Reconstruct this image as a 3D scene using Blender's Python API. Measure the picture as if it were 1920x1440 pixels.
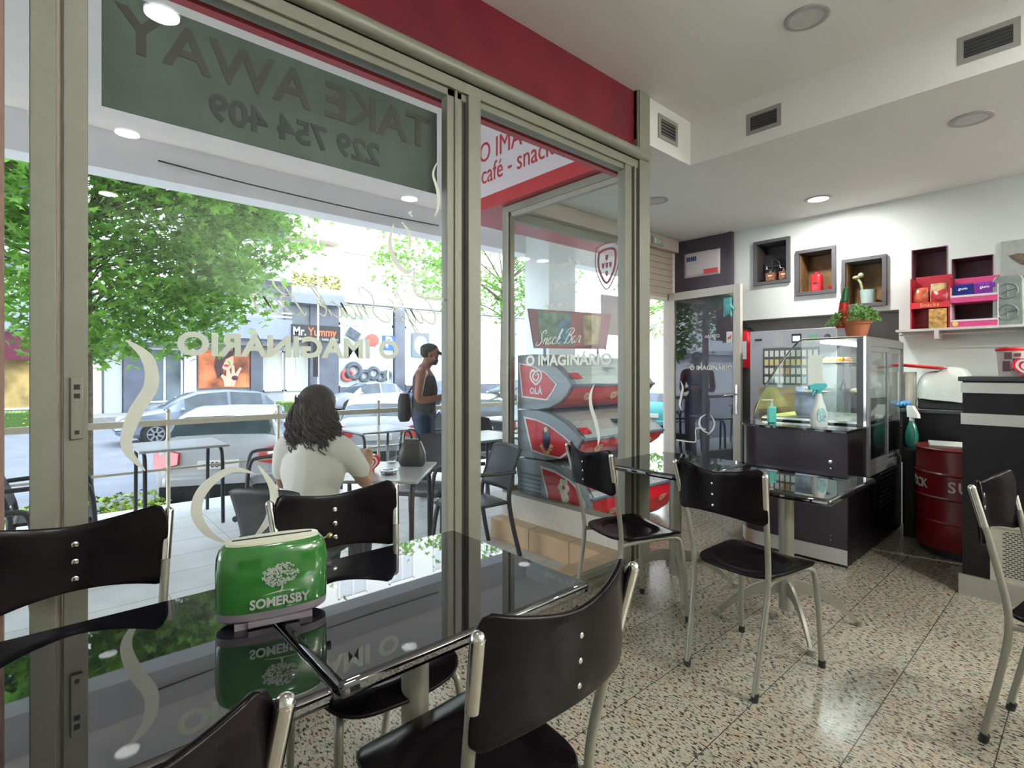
import bpy, bmesh, math, random
from mathutils import Vector, Matrix, Euler, noise
R = math.radians
PI = math.pi
for o in list(bpy.data.objects): bpy.data.objects.remove(o)
S = bpy.context.scene
C = S.collection
# ---------------------------------------------------------------- camera
cam_d = bpy.data.cameras.new('camera')
cam = bpy.data.objects.new('camera', cam_d); C.objects.link(cam)
cam.location = (0, 0, 1.32)
cam.rotation_euler = (R(90), 0, R(-41.7))
cam_d.sensor_width = 36; cam_d.lens = 36*987/1920
cam_d.shift_y = -25/1920
cam_d.clip_start = 0.02; cam_d.clip_end = 400
S.camera = cam
# ---------------------------------------------------------------- world, sun, exposure
S.view_settings.view_transform = 'Standard'; S.view_settings.look = 'None'
S.view_settings.gamma = 1; S.view_settings.use_curve_mapping = False
S.view_settings.exposure = 0.90
W = bpy.data.worlds.new('world'); S.world = W; W.use_nodes = True
wn = W.node_tree.nodes; wl = W.node_tree.links
bg = wn['Background']
tc = wn.new('ShaderNodeTexCoord'); sp = wn.new('ShaderNodeSeparateXYZ'); rp = wn.new('ShaderNodeValToRGB')
wl.new(tc.outputs['Generated'], sp.inputs[0]); wl.new(sp.outputs['Z'], rp.inputs[0]); wl.new(rp.outputs[0], bg.inputs[0])
rp.color_ramp.elements[0].position = 0.0; rp.color_ramp.elements[0].color = (.93, .95, 1, 1)
rp.color_ramp.elements[1].position = 0.8; rp.color_ramp.elements[1].color = (.62, .78, 1, 1)
bg.inputs[1].default_value = 4.6
sd = bpy.data.lights.new('sun', 'SUN'); sun = bpy.data.objects.new('sun', sd); C.objects.link(sun)
sd.energy = 4.5; sd.angle = R(.6); sd.color = (1, .95, .86)
sun.rotation_euler = Vector((0.30, 0.95, -0.62)).to_track_quat('-Z', 'Y').to_euler()
S.cycles.max_bounces = 10; S.cycles.transparent_max_bounces = 24; S.cycles.glossy_bounces = 5
S.cycles.sample_clamp_indirect = 6; S.cycles.caustics_reflective = False; S.cycles.caustics_refractive = False
DOWNLIGHT_W = 20
ADDED_UPLIGHT_W = 170
# ---------------------------------------------------------------- helpers
def tag(o, label=None, cat=None, group=None, kind=None):
    if label: o['label'] = label
    if cat: o['category'] = cat
    if group: o['group'] = group
    if kind: o['kind'] = kind
    return o
def thing(name, label, cat, loc=(0, 0, 0), rz=0, group=None, kind=None):
    o = bpy.data.objects.new(name, None); C.objects.link(o); o.empty_display_size = .1
    o.location = loc; o.rotation_euler = (0, 0, R(rz))
    return tag(o, label, cat, group, kind)
def copy_thing(root, label, loc, rz, group=None):
    r = root.copy(); C.objects.link(r); r.location = loc; r.rotation_euler = (0, 0, R(rz)); r['label'] = label
    if group: r['group'] = group
    for ch in list(root.children):
        c = ch.copy(); C.objects.link(c); c.parent = r
        for g in list(ch.children):
            d = g.copy(); C.objects.link(d); d.parent = c
    return r
def link(name, me, mt, parent=None, smooth=30, mods=()):
    for m in (mt if isinstance(mt, (list, tuple)) else [mt]): me.materials.append(m)
    if smooth:
        for p in me.polygons: p.use_smooth = True
        me.set_sharp_from_angle(angle=R(smooth))
    o = bpy.data.objects.new(name, me); C.objects.link(o)
    if parent is not None: o.parent = parent
    for k, kw in mods:
        m = o.modifiers.new(k.lower(), k)
        for a, b in kw.items(): setattr(m, a, b)
    return o
def smoothpath(pts, n=6):
    P = [Vector(p) for p in pts]; out = []
    for i in range(len(P)-1):
        p0 = P[max(i-1, 0)]; p1 = P[i]; p2 = P[i+1]; p3 = P[min(i+2, len(P)-1)]
        for j in range(n):
            t = j/n
            out.append(0.5*((2*p1)+(-p0+p2)*t+(2*p0-5*p1+4*p2-p3)*t*t+(-p0+3*p1-3*p2+p3)*t*t*t))
    out.append(P[-1]); return out
class MB:
    def __init__(s): s.bm = bmesh.new(); s.mi = 0
    def _f(s, vs):
        try:
            f = s.bm.faces.new(vs); f.material_index = s.mi; return f
        except ValueError: return None
    def box(s, x0, x1, y0, y1, z0, z1, M=None):
        v = [s.bm.verts.new((x, y, z)) for x in (x0, x1) for y in (y0, y1) for z in (z0, z1)]
        for q in ((0,1,3,2),(4,6,7,5),(0,4,5,1),(2,3,7,6),(0,2,6,4),(1,5,7,3)): s._f([v[i] for i in q])
        if M is not None:
            for a in v: a.co = M @ a.co
        return s
    def cbox(s, c, sz, rz=0, rx=0, ry=0):
        M = Matrix.Translation(c) @ Euler((R(rx), R(ry), R(rz))).to_matrix().to_4x4()
        return s.box(-sz[0]/2, sz[0]/2, -sz[1]/2, sz[1]/2, -sz[2]/2, sz[2]/2, M)
    def bar(s, p0, p1, w, h, up=(0, 0, 1)):
        p0 = Vector(p0); p1 = Vector(p1); d = (p1-p0); L = d.length; d.normalize(); up = Vector(up)
        x = d.cross(up)
        if x.length < 1e-4: x = d.cross(Vector((0, 1, 0)))
        x.normalize(); z = x.cross(d)
        M = Matrix(((x.x, d.x, z.x, p0.x), (x.y, d.y, z.y, p0.y), (x.z, d.z, z.z, p0.z), (0, 0, 0, 1)))
        return s.box(-w/2, w/2, 0, L, -h/2, h/2, M)
    def tube(s, pts, r, seg=12, smooth=0, cap=True, closed=False):
        P = smoothpath(pts, smooth) if smooth else [Vector(p) for p in pts]
        n = len(P); rr = r if isinstance(r, (list, tuple)) else None
        def rad(i):
            if rr is None: return r
            t = i/(n-1)*(len(rr)-1); k = min(int(t), len(rr)-2); return rr[k]+(rr[k+1]-rr[k])*(t-k)
        T = []
        for i in range(n):
            if closed: t = P[(i+1) % n]-P[i-1]
            else: t = P[min(i+1, n-1)]-P[max(i-1, 0)]
            T.append(t.normalized() if t.length > 1e-9 else Vector((0, 0, 1)))
        u = T[0].cross(Vector((0, 0, 1)))
        if u.length < .05: u = T[0].cross(Vector((0, 1, 0)))
        u.normalize(); rings = []
        for i in range(n):
            u = (u-T[i]*u.dot(T[i]));
            if u.length < 1e-6: u = T[i].orthogonal()
            u.normalize(); w = T[i].cross(u)
            rings.append([s.bm.verts.new(P[i]+rad(i)*(math.cos(2*PI*j/seg)*u+math.sin(2*PI*j/seg)*w)) for j in range(seg)])
        for i in range(n if closed else n-1):
            a = rings[i]; b = rings[(i+1) % n]
            for j in range(seg): s._f([a[j], a[(j+1) % seg], b[(j+1) % seg], b[j]])
        if cap and not closed:
            s._f(rings[0][::-1]); s._f(rings[-1])
        return s
    def lathe(s, prof, c=(0, 0, 0), seg=24, M=None, sx=1, sy=1):
        rings = []
        for r, z in prof:
            if r < 1e-6: rings.append([s.bm.verts.new((c[0], c[1], c[2]+z))])
            else: rings.append([s.bm.verts.new((c[0]+sx*r*math.cos(2*PI*j/seg), c[1]+sy*r*math.sin(2*PI*j/seg), c[2]+z)) for j in range(seg)])
        for a, b in zip(rings, rings[1:]):
            if len(a) == 1 and len(b) == 1: continue
            for j in range(seg):
                k = (j+1) % seg
                if len(a) == 1: s._f([a[0], b[k], b[j]])
                elif len(b) == 1: s._f([a[j], a[k], b[0]])
                else: s._f([a[j], a[k], b[k], b[j]])
        if len(rings[0]) > 1: s._f(rings[0][::-1])
        if len(rings[-1]) > 1: s._f(rings[-1])
        if M is not None:
            for rg in rings:
                for v in rg: v.co = M @ v.co
        return s
    def cyl(s, p0, p1, r0, r1=None, seg=20): return s.tube([p0, p1], [r0, r0 if r1 is None else r1], seg)
    def ball(s, c, rx, ry=None, rz=None, n=12, Rm=None):
        ry = ry or rx; rz = rz or rx
        M = Matrix.Translation(c) @ (Rm.to_4x4() if Rm is not None else Matrix.Identity(4)) @ Matrix.Diagonal((rx, ry, rz, 1))
        g = bmesh.ops.create_uvsphere(s.bm, u_segments=n*2, v_segments=n, radius=1, matrix=M)
        for v in g['verts']:
            for f in v.link_faces: f.material_index = s.mi
        return s
    def poly(s, pts):
        s._f([s.bm.verts.new(p) for p in pts]); return s
    def prism(s, pts, off):
        off = Vector(off); a = [s.bm.verts.new(p) for p in pts]; b = [s.bm.verts.new(Vector(p)+off) for p in pts]
        s._f(a[::-1]); s._f(b); n = len(a)
        for i in range(n): s._f([a[i], a[(i+1) % n], b[(i+1) % n], b[i]])
        return s
    def ribbon(s, pts, ws, org, ax, ay, th=.0015, n=8):
        """tapered flat stroke in the plane org + x*ax + y*ay, thickness th along the normal"""
        P = smoothpath([(p[0], p[1], 0) for p in pts], n) if n else [Vector((p[0], p[1], 0)) for p in pts]
        ax = Vector(ax); ay = Vector(ay); org = Vector(org); nn = ax.cross(ay).normalized()*th; m = len(P); L = []; Rr = []
        for i, p in enumerate(P):
            t = (P[min(i+1, m-1)]-P[max(i-1, 0)]).normalized(); q = Vector((-t.y, t.x, 0))
            k = i/(m-1)*(len(ws)-1); a = min(int(k), len(ws)-2); w = (ws[a]+(ws[a+1]-ws[a])*(k-a))/2
            for lst, sg in ((L, 1), (Rr, -1)):
                e = p+q*w*sg; base = org+ax*e.x+ay*e.y
                lst.append((s.bm.verts.new(base), s.bm.verts.new(base+nn)))
        for i in range(m-1):
            s._f([L[i][0], L[i+1][0], Rr[i+1][0], Rr[i][0]]); s._f([L[i][1], Rr[i][1], Rr[i+1][1], L[i+1][1]])
            s._f([L[i][0], L[i][1], L[i+1][1], L[i+1][0]]); s._f([Rr[i][0], Rr[i+1][0], Rr[i+1][1], Rr[i][1]])
        return s
    def grid(s, f, nu, nv):
        v = [[s.bm.verts.new(f(i/nu, j/nv)) for j in range(nv+1)] for i in range(nu+1)]
        for i in range(nu):
            for j in range(nv): s._f([v[i][j], v[i+1][j], v[i+1][j+1], v[i][j+1]])
        return s
    def done(s, name, mt, parent=None, smooth=30, bevel=0, mods=(), weld=False):
        if weld: bmesh.ops.remove_doubles(s.bm, verts=s.bm.verts, dist=1e-5)
        bmesh.ops.recalc_face_normals(s.bm, faces=s.bm.faces)
        me = bpy.data.meshes.new(name); s.bm.to_mesh(me); s.bm.free()
        if bevel: mods = (('BEVEL', dict(width=bevel, segments=2, limit_method='ANGLE', angle_limit=R(40))),)+tuple(mods)
        return link(name, me, mt, parent, smooth, mods)
def struct(o, label=None):
    o['kind'] = 'structure'
    if label: o['label'] = label
    return o
def text(name, body, size, loc, rot, mt, parent=None, ext=.0008, align='CENTER', bold=0, sx=1, shear=0, sp=1):
    cu = bpy.data.curves.new(name, 'FONT'); cu.body = body; cu.size = size; cu.extrude = ext; cu.align_x = align; cu.align_y = 'CENTER'
    cu.offset = bold; cu.shear = shear; cu.space_character = sp; cu.resolution_u = 3
    tmp = bpy.data.objects.new('tmp', cu); C.objects.link(tmp); dg = bpy.context.evaluated_depsgraph_get()
    me = bpy.data.meshes.new_from_object(tmp.evaluated_get(dg)); bpy.data.objects.remove(tmp); bpy.data.curves.remove(cu)
    me.name = name; me.materials.clear(); me.materials.append(mt); o = bpy.data.objects.new(name, me); C.objects.link(o)
    o.location = loc; o.rotation_euler = [R(a) for a in rot]; o.scale = (sx, 1, 1)
    if parent is not None: o.parent = parent
    return o
# flowing handwriting: each glyph is a list of strokes in x-height units, then its advance
GL = {
 'C': ([[(1.2,1.6),(1.3,2.1),(.8,2.2),(.25,1.5),(.1,.6),(.5,0),(1.0,.1),(1.5,.5)]], 1.35),
 'S': ([[(.0,.5),(-.2,.0),(.4,-.1),(.9,.5),(.6,1.1),(.5,1.7),(1.0,2.2),(1.4,1.9),(1.2,1.6)]], 1.35),
 'B': ([[(.1,.2),(.3,.0),(.6,1.2),(.9,2.1)],[(-.1,1.5),(.3,2.1),(1.1,2.2),(1.4,1.8),(1.1,1.25),(.7,1.15),(1.3,1.0),(1.3,.3),(.8,-.05),(.3,.3)]], 1.6),
 'F': ([[(-.1,.2),(.3,0),(.6,.9),(.85,1.9)],[(.0,1.8),(.5,2.1),(1.5,2.05)],[(.35,1.05),(1.0,1.15)]], 1.35),
 'P': ([[(.0,.1),(.25,.0),(.5,1.0),(.75,2.0)],[(.1,1.6),(.6,2.2),(1.3,2.0),(1.2,1.3),(.6,1.1)]], 1.35),
 'a': ([[(.75,.8),(.4,1.0),(.05,.6),(.1,.1),(.4,0),(.7,.5),(.8,1.0),(.7,.3),(.8,0),(1.05,.3)]], 1.0),
 'c': ([[(.7,.8),(.4,1.0),(.05,.6),(.15,.1),(.5,0),(.85,.3)]], .82),
 'e': ([[(.0,.3),(.5,.55),(.6,.9),(.35,1.0),(.08,.6),(.15,.1),(.5,0),(.8,.3)]], .78),
 'f': ([[(.0,.3),(.5,1.2),(.7,2.1),(.45,2.1),(.3,1.0),(.15,-.6),(-.05,-.9),(-.1,-.6),(.2,.0),(.7,.3)]], .7),
 'g': ([[(.75,.8),(.4,1.0),(.05,.6),(.1,.1),(.4,0),(.7,.5),(.8,1.0),(.6,-.4),(.3,-.9),(.05,-.6),(.4,-.1),(1.0,.3)]], 1.0),
 'h': ([[(.0,.3),(.45,1.2),(.65,2.0),(.45,2.1),(.2,.9),(.05,0)],[(.1,.4),(.45,.95),(.7,.9),(.6,.3),(.7,0),(.95,.3)]], .95),
 'i': ([[(.0,.3),(.3,1.0),(.2,.3),(.3,0),(.55,.3)],[(.38,1.35),(.42,1.42)]], .52),
 'k': ([[(.0,.3),(.45,1.2),(.65,2.0),(.45,2.1),(.2,.9),(.05,0)],[(.1,.45),(.5,1.0),(.65,.8),(.25,.5),(.6,0),(.95,.3)]], .95),
 'm': ([[(.0,.5),(.2,1.0),(.1,.0)],[(.12,.3),(.45,.95),(.6,.8),(.48,.0)],[(.5,.3),(.85,.95),(1.0,.8),(.92,.1),(1.05,0),(1.3,.3)]], 1.3),
 'n': ([[(.0,.5),(.2,1.0),(.1,.0)],[(.12,.3),(.5,.95),(.68,.8),(.6,.1),(.75,0),(.98,.3)]], .98),
 'o': ([[(.4,1.0),(.08,.65),(.1,.1),(.45,.0),(.72,.5),(.6,.95),(.4,1.0),(.6,.75),(.95,.8)]], .9),
 'p': ([[(.0,.3),(.3,1.0),(.15,.0),(-.1,-.9)],[(.2,.6),(.55,1.0),(.8,.6),(.6,.05),(.2,.1)],[(.6,.05),(.95,.3)]], .95),
 'r': ([[(.0,.3),(.25,1.05),(.45,.85),(.6,.9),(.5,.2),(.6,0),(.8,.3)]], .76),
 's': ([[(.0,.3),(.35,1.05),(.5,.5),(.35,0),(.1,.1)],[(.35,0),(.7,.3)]], .68),
 't': ([[(.0,.3),(.35,1.5),(.2,.4),(.3,0),(.6,.3)],[(.05,1.05),(.6,1.1)]], .6),
 "'": ([[(-.35,1.25),(-.1,1.6)]], 0), ' ': ([], .7), '-': ([[(.1,.5),(.5,.5)]], .7)}
def script(mb, body, h, org, ax, ay, w=.1, slant=.35):
    """writes body in handwriting of x-height h; returns its width"""
    ax = Vector(ax); ay = Vector(ay); x = 0
    for ch in body:
        st, adv = GL[ch]
        for s_ in st:
            pts = [((x+p[0]+slant*p[1])*h, p[1]*h) for p in s_]
            mb.ribbon(pts, [w*h*.35, w*h, w*h*1.2, w*h, w*h*.35], org, ax, ay, n=4)
        x += adv*.98
    return x*h
# ---------------------------------------------------------------- materials
M_ = {}
def mat(name, col, rough=.5, metal=0, var=.06, scale=30, bump=0, ior=None, coat=0, emit=None, es=1, alpha=None, spec=None, trans=0, det=3, stretch=None):
    if name in M_: return M_[name]
    m = bpy.data.materials.new(name); m.use_nodes = True; n = m.node_tree.nodes; l = m.node_tree.links; b = n['Principled BSDF']
    t = n.new('ShaderNodeTexCoord'); no = n.new('ShaderNodeTexNoise'); no.inputs['Scale'].default_value = scale; no.inputs['Detail'].default_value = det
    if stretch:
        mp = n.new('ShaderNodeMapping'); mp.inputs['Scale'].default_value = stretch; l.new(t.outputs['Object'], mp.inputs[0]); l.new(mp.outputs[0], no.inputs['Vector'])
    else: l.new(t.outputs['Object'], no.inputs['Vector'])
    r = n.new('ShaderNodeValToRGB'); e = r.color_ramp.elements
    e[0].position = .3; e[1].position = .7
    e[0].color = [max(0, c*(1-var)) for c in col[:3]]+[1]; e[1].color = [min(1, c*(1+var)) for c in col[:3]]+[1]
    l.new(no.outputs['Fac'], r.inputs[0]); l.new(r.outputs[0], b.inputs['Base Color'])
    b.inputs['Roughness'].default_value = rough; b.inputs['Metallic'].default_value = metal
    if ior: b.inputs['IOR'].default_value = ior
    if coat: b.inputs['Coat Weight'].default_value = coat; b.inputs['Coat Roughness'].default_value = .03
    if spec is not None: b.inputs['Specular IOR Level'].default_value = spec
    if trans: b.inputs['Transmission Weight'].default_value = trans
    if bump:
        bp = n.new('ShaderNodeBump'); bp.inputs['Strength'].default_value = bump; bp.inputs['Distance'].default_value = .004
        l.new(no.outputs['Fac'], bp.inputs['Height']); l.new(bp.outputs[0], b.inputs['Normal'])
    if emit: b.inputs['Emission Color'].default_value = (*emit, 1); b.inputs['Emission Strength'].default_value = es
    if alpha is not None: b.inputs['Alpha'].default_value = alpha
    M_[name] = m; return m
def glass_mat(name, tint=(.97, .99, .98), ior=1.45, rough=0, k=1.0):
    m = bpy.data.materials.new(name); m.use_nodes = True; n = m.node_tree.nodes; l = m.node_tree.links; n.clear()
    o = n.new('ShaderNodeOutputMaterial'); mx = n.new('ShaderNodeMixShader'); t = n.new('ShaderNodeBsdfTransparent'); g = n.new('ShaderNodeBsdfGlossy')
    f = n.new('ShaderNodeFresnel'); ge = n.new('ShaderNodeNewGeometry'); io = n.new('ShaderNodeMath'); io.operation = 'MULTIPLY_ADD'; io.inputs[1].default_value = 1/ior-ior; io.inputs[2].default_value = ior
    l.new(ge.outputs['Backfacing'], io.inputs[0]); l.new(io.outputs[0], f.inputs[0])
    t.inputs[0].default_value = (*tint, 1); g.inputs['Roughness'].default_value = rough
    no = n.new('ShaderNodeTexNoise'); no.inputs['Scale'].default_value = 2; mr = n.new('ShaderNodeMath'); mr.operation = 'MULTIPLY_ADD'
    mr.inputs[1].default_value = .15*k; mr.inputs[2].default_value = .92*k; mu = n.new('ShaderNodeMath'); mu.operation = 'MULTIPLY'
    l.new(no.outputs['Fac'], mr.inputs[0]); l.new(mr.outputs[0], mu.inputs[0]); l.new(f.outputs[0], mu.inputs[1])
    l.new(mu.outputs[0], mx.inputs[0]); l.new(t.outputs[0], mx.inputs[1]); l.new(g.outputs[0], mx.inputs[2]); l.new(mx.outputs[0], o.inputs[0])
    M_[name] = m; return m
GLASS = glass_mat('clear_glass', k=.5); CASEGL = glass_mat('case_glass', (.97, .995, .985), k=.7); DOORGL = glass_mat('door_glass', (.93, .95, .97), k=2.2); DARKGL = glass_mat('tinted_glass', (.10, .13, .16), k=1.6)
GREENGL = glass_mat('green_bottle_glass', (.15, .55, .42)); 
WALL = mat('wall_paint', (.68, .71, .68), .6, var=.015, scale=3)
CEIL = mat('ceiling_paint', (.86, .85, .82), .7, var=.015, scale=2)
CREAM = mat('cream_aluminium', (.25, .25, .20), .42, metal=.1, var=.03)
CREAMD = mat('cream_aluminium_inner', (.34, .31, .25), .4, metal=.3, var=.03)
MAROON = mat('maroon_panel', (.15, .012, .022), .25, var=.2, scale=3)
BLACKP = mat('black_lacquered_plywood', (.007, .005, .006), .2, var=.3, scale=20, bump=.02, spec=.12)
BLACKE = mat('plywood_edge', (.03, .017, .017), .3, var=.3)
TUBEM = mat('grey_beige_tube', (.27, .265, .22), .35, metal=.35, var=.03)
CHROME = mat('chrome', (.75, .74, .70), .12, metal=1, var=.02)
STEEL = mat('brushed_steel', (.52, .51, .48), .32, metal=.9, var=.08, scale=60, stretch=(1, 1, 14))
RUBBER = mat('black_rubber', (.01, .01, .01), .6)
TOPBLK = mat('black_table_top', (.006, .006, .009), .018, var=.2, ior=2.3)
LAMB = mat('dark_brown_laminate', (.024, .017, .024), .3, var=.15, scale=8, spec=.4)
LAMBK = mat('black_laminate', (.006, .005, .007), .3, var=.2, spec=.3)
DGREY = mat('dark_grey_frame', (.085, .08, .088), .5, var=.05)
WHITE = mat('white_plastic', (.75, .75, .72), .4, var=.02)
VINYL = mat('cream_vinyl', (.90, .89, .80), .6, var=.02)
RED = mat('red_plastic', (.62, .02, .03), .3, var=.05)
REDD = mat('dark_red_paint', (.17, .008, .012), .3, var=.1)
GREEN = mat('green_enamel', (.03, .155, .028), .16, var=.04, coat=.7)
CREAMW = mat('cream_enamel', (.72, .73, .58), .3, var=.02)
GREYB = mat('warm_grey_plastic', (.22, .19, .22), .4)
PRINTL = mat('pale_print', (.55, .55, .52), .5)
SKIN = mat('skin', (.36, .19, .12), .5, var=.08)
SKINM = mat('tanned_skin', (.26, .11, .07), .5, var=.1)
# ================================================================ room shell
def granite():
    m = bpy.data.materials.new('speckled_granite_tiles'); m.use_nodes = True; n = m.node_tree.nodes; l = m.node_tree.links; b = n['Principled BSDF']
    t = n.new('ShaderNodeTexCoord'); mp = n.new('ShaderNodeMapping'); mp.inputs['Scale'].default_value = (1.9, .75, 1); mp.inputs['Rotation'].default_value = (0, 0, R(-14))
    l.new(t.outputs['Object'], mp.inputs[0])
    def noise_(sc, det, vec=None, ro=.6):
        x = n.new('ShaderNodeTexNoise'); x.inputs['Scale'].default_value = sc; x.inputs['Detail'].default_value = det; x.inputs['Roughness'].default_value = ro
        l.new((vec or mp).outputs[0 if vec is None else 'Object'], x.inputs['Vector']); return x
    def ramp(src, stops):
        r = n.new('ShaderNodeValToRGB'); e = r.color_ramp.elements
        while len(e) < len(stops): e.new(.5)
        for q, (p, c) in zip(e, stops): q.position = p; q.color = c if len(c) == 4 else (*c, 1)
        l.new(src, r.inputs[0]); return r
    def mix(f, a, c, mode='MIX'):
        x = n.new('ShaderNodeMixRGB'); x.blend_type = mode
        if isinstance(f, float): x.inputs[0].default_value = f
        else: l.new(f, x.inputs[0])
        for i, v in ((1, a), (2, c)):
            if isinstance(v, tuple): x.inputs[i].default_value = v
            else: l.new(v, x.inputs[i])
        return x.outputs[0]
    base = ramp(noise_(14, 3, t).outputs['Fac'], [(.3, (.35, .27, .19)), (.5, (.38, .35, .27)), (.72, (.29, .31, .24))]).outputs[0]
    fl = ramp(noise_(60, 4).outputs['Fac'], [(.415, (0, 0, 0)), (.475, (1, 1, 1))]).outputs[0]
    dk = mix(fl, (.022, .020, .019, 1), base)
    f2 = ramp(noise_(120, 2, t).outputs['Fac'], [(.60, (0, 0, 0)), (.68, (1, 1, 1))]).outputs[0]
    d2 = mix(f2, dk, (.15, .10, .07, 1))
    f3 = ramp(noise_(95, 2, t, .4).outputs['Fac'], [(.30, (1, 1, 1)), (.36, (0, 0, 0))]).outputs[0]
    d3 = mix(f3, d2, (.42, .41, .35, 1))
    sx = n.new('ShaderNodeSeparateXYZ'); l.new(t.outputs['Object'], sx.inputs[0])
    def joint(out, off, pitch, w):
        a = n.new('ShaderNodeMath'); a.operation = 'SUBTRACT'; a.inputs[1].default_value = off; l.new(out, a.inputs[0])
        d = n.new('ShaderNodeMath'); d.operation = 'DIVIDE'; d.inputs[1].default_value = pitch; l.new(a.outputs[0], d.inputs[0])
        f = n.new('ShaderNodeMath'); f.operation = 'FRACT'; l.new(d.outputs[0], f.inputs[0])
        c = n.new('ShaderNodeMath'); c.operation = 'LESS_THAN'; c.inputs[1].default_value = w/pitch; l.new(f.outputs[0], c.inputs[0]); return c.outputs[0]
    j1 = mix(joint(sx.outputs['Y'], .24, .341, .0035), d3, (.045, .043, .04, 1))
    j2 = mix(joint(sx.outputs['X'], .10, .682, .0015), j1, (.16, .15, .13, 1))
    l.new(j2, b.inputs['Base Color']); b.inputs['Roughness'].default_value = .22
    return m
TERR = mat('pale_terrace_tiles', (.63, .63, .62), .45, var=.08, scale=4)
TAN = mat('tan_stone', (.66, .46, .28), .4, var=.12, scale=5)
BEIGE = mat('beige_render', (.85, .78, .72), .8, var=.03, scale=3)
LILAC = mat('lilac_grey_render', (.88, .87, .89), .8, var=.03, scale=3)

struct(MB().box(-2.6, 6.3, -4.1, 2.16, -.1, 0).box(3.0, 6.3, 2.16, 3.55, -.1, 0).done('floor', granite(), smooth=0), 'speckled grey granite tile floor of the cafe')
# ceilings: a raised tray over the dining side, a lower ceiling beyond it and over the entrance
struct(MB().box(-2.6, 3.7, -4.1, 2.13, 3.22, 3.4).done('ceiling', CEIL, smooth=0), 'raised white ceiling over the tables')
struct(MB().box(3.7, 6.3, -4.1, 2.1, 2.89, 3.4).box(3.0, 6.3, 2.1, 3.55, 2.89, 3.4).done('ceiling_lower', CEIL, smooth=0), 'lower white ceiling over the counter and entrance')
struct(MB().box(-2.7, -2.6, -4.1, 2.2, 0, 3.4).done('wall_left', WALL, smooth=0))
struct(MB().box(-2.6, 6.3, -4.2, -4.1, 0, 3.4).done('wall_rear', WALL, smooth=0))
# back wall with square openings for the niches and a big low recess
NY = [(2.553, 2.176, 2.248, 2.727), (2.119, 1.749, 2.09, 2.557), (1.698, 1.33, 1.925, 2.40), (1.147, .896, 1.72, 2.404), (.867, .60, 1.72, 2.28)]
holes = [(b_, a_, c_, d_) for a_, b_, c_, d_ in NY] + [(1.242, 2.775, 0, 1.88)]
ys = sorted({-4.1, 3.6} | {h[0] for h in holes} | {h[1] for h in holes}); zs = sorted({0, 2.95} | {h[2] for h in holes} | {h[3] for h in holes})
w = MB()
for y0, y1 in zip(ys, ys[1:]):
    run = None
    for z0, z1 in zip(zs, zs[1:]):
        cy, cz = (y0+y1)/2, (z0+z1)/2
        if not any(h[0] < cy < h[1] and h[2] < cz < h[3] for h in holes): w.box(5.85, 6.1, y0, y1, z0, z1)
w.box(6.1, 6.25, -4.1, 3.6, 0, 3.0)
struct(w.done('wall_back', WALL, smooth=0), 'white wall with square display niches at the far end')
struct(MB().box(6.04, 6.098, 1.244, 2.773, .001, 1.878).done('wall_recess', mat('taupe_paint', (.20, .185, .17), .6), smooth=0), 'dark taupe back of the recess behind the vending machine')
struct(MB().box(5.8, 5.848, 2.78, 3.50, 0, 2.888).box(5.785, 5.8, 2.78, 2.83, 0, 2.888).done('wall_panel', mat('aubergine_panel', (.055, .042, .06), .4, var=.1), smooth=0), 'dark panel on the wall behind the open door')
struct(MB().box(5.7, 6.3, 3.5, 3.6, -.75, 3.0).done('wall_street', BEIGE, smooth=0))
# vents and round lights
def vent(loc, rz, wd, ht, lab, ns):
    v = thing('air_vent', lab, 'vent', loc, rz, 'ceiling edge air vents')
    f = MB(); b = .028
    f.box(-wd/2, wd/2, -.008, 0, ht/2-b, ht/2).box(-wd/2, wd/2, -.008, 0, -ht/2, -ht/2+b).box(-wd/2, -wd/2+b, -.008, 0, -ht/2+b, ht/2-b).box(wd/2-b, wd/2, -.008, 0, -ht/2+b, ht/2-b)
    f.done('vent_frame', WHITE if 0 else mat('vent_grey', (.33, .325, .30), .5), v)
    MB().box(-wd/2+b, wd/2-b, -.003, -.0005, -ht/2+b, ht/2-b).done('duct', mat('vent_dark', (.03, .03, .035), .8), v)
    s_ = MB()
    for i in range(ns): s_.cbox((0, -.006, -ht/2+b+(i+.5)*(ht-2*b)/ns), (wd-2*b, .012, .0035), rx=35)
    s_.done('louvres', mat('vent_grey', (.33, .325, .30), .5), v)
vent((3.381, 2.098, 3.06), 0, .25, .17, 'small white air vent nearest the shopfront corner post', 5)
vent((3.698, 1.553, 3.045), 90, .235, .15, 'white air vent in the ceiling step, between the smallest and the widest vent', 5)
vent((3.698, .401, 3.045), 90, .25, .15, 'widest looking white air vent near the upper right corner of the photo', 5)
EMI = mat('lamp_white', (.9, .9, .9), .5, emit=(.93, .98, 1), es=9)
def downlight(x, y, z, on, lab):
    t = thing('ceiling_light', lab, 'ceiling light', (x, y, z), 0, 'round ceiling lights')
    MB().lathe([(.082, -.001), (.082, -.007), (.100, -.009), (.112, -.004), (.113, -.001)], seg=40).done('rim', mat('lamp_rim', (.42, .41, .42), .4), t)
    MB().lathe([(0, -.005), (.082, -.005), (.082, -.001), (0, -.001)], seg=40).done('diffuser', EMI if on else mat('lamp_off', (.60, .58, .58), .4), t)
    if on:
        ld = bpy.data.lights.new('downlight', 'AREA'); ld.shape = 'DISK'; ld.size = .16; ld.energy = DOWNLIGHT_W; ld.color = (1, .985, .95)
        if x > 5: ld.energy = DOWNLIGHT_W*.6
        ld.energy *= .2 if x < .6 else 1.15
        lo = bpy.data.objects.new('downlight', ld); C.objects.link(lo); lo.location = (0, 0, -.02); lo.parent = t
downlight(3.07, 1.06, 3.22, 0, 'unlit round light in the raised ceiling')
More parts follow.
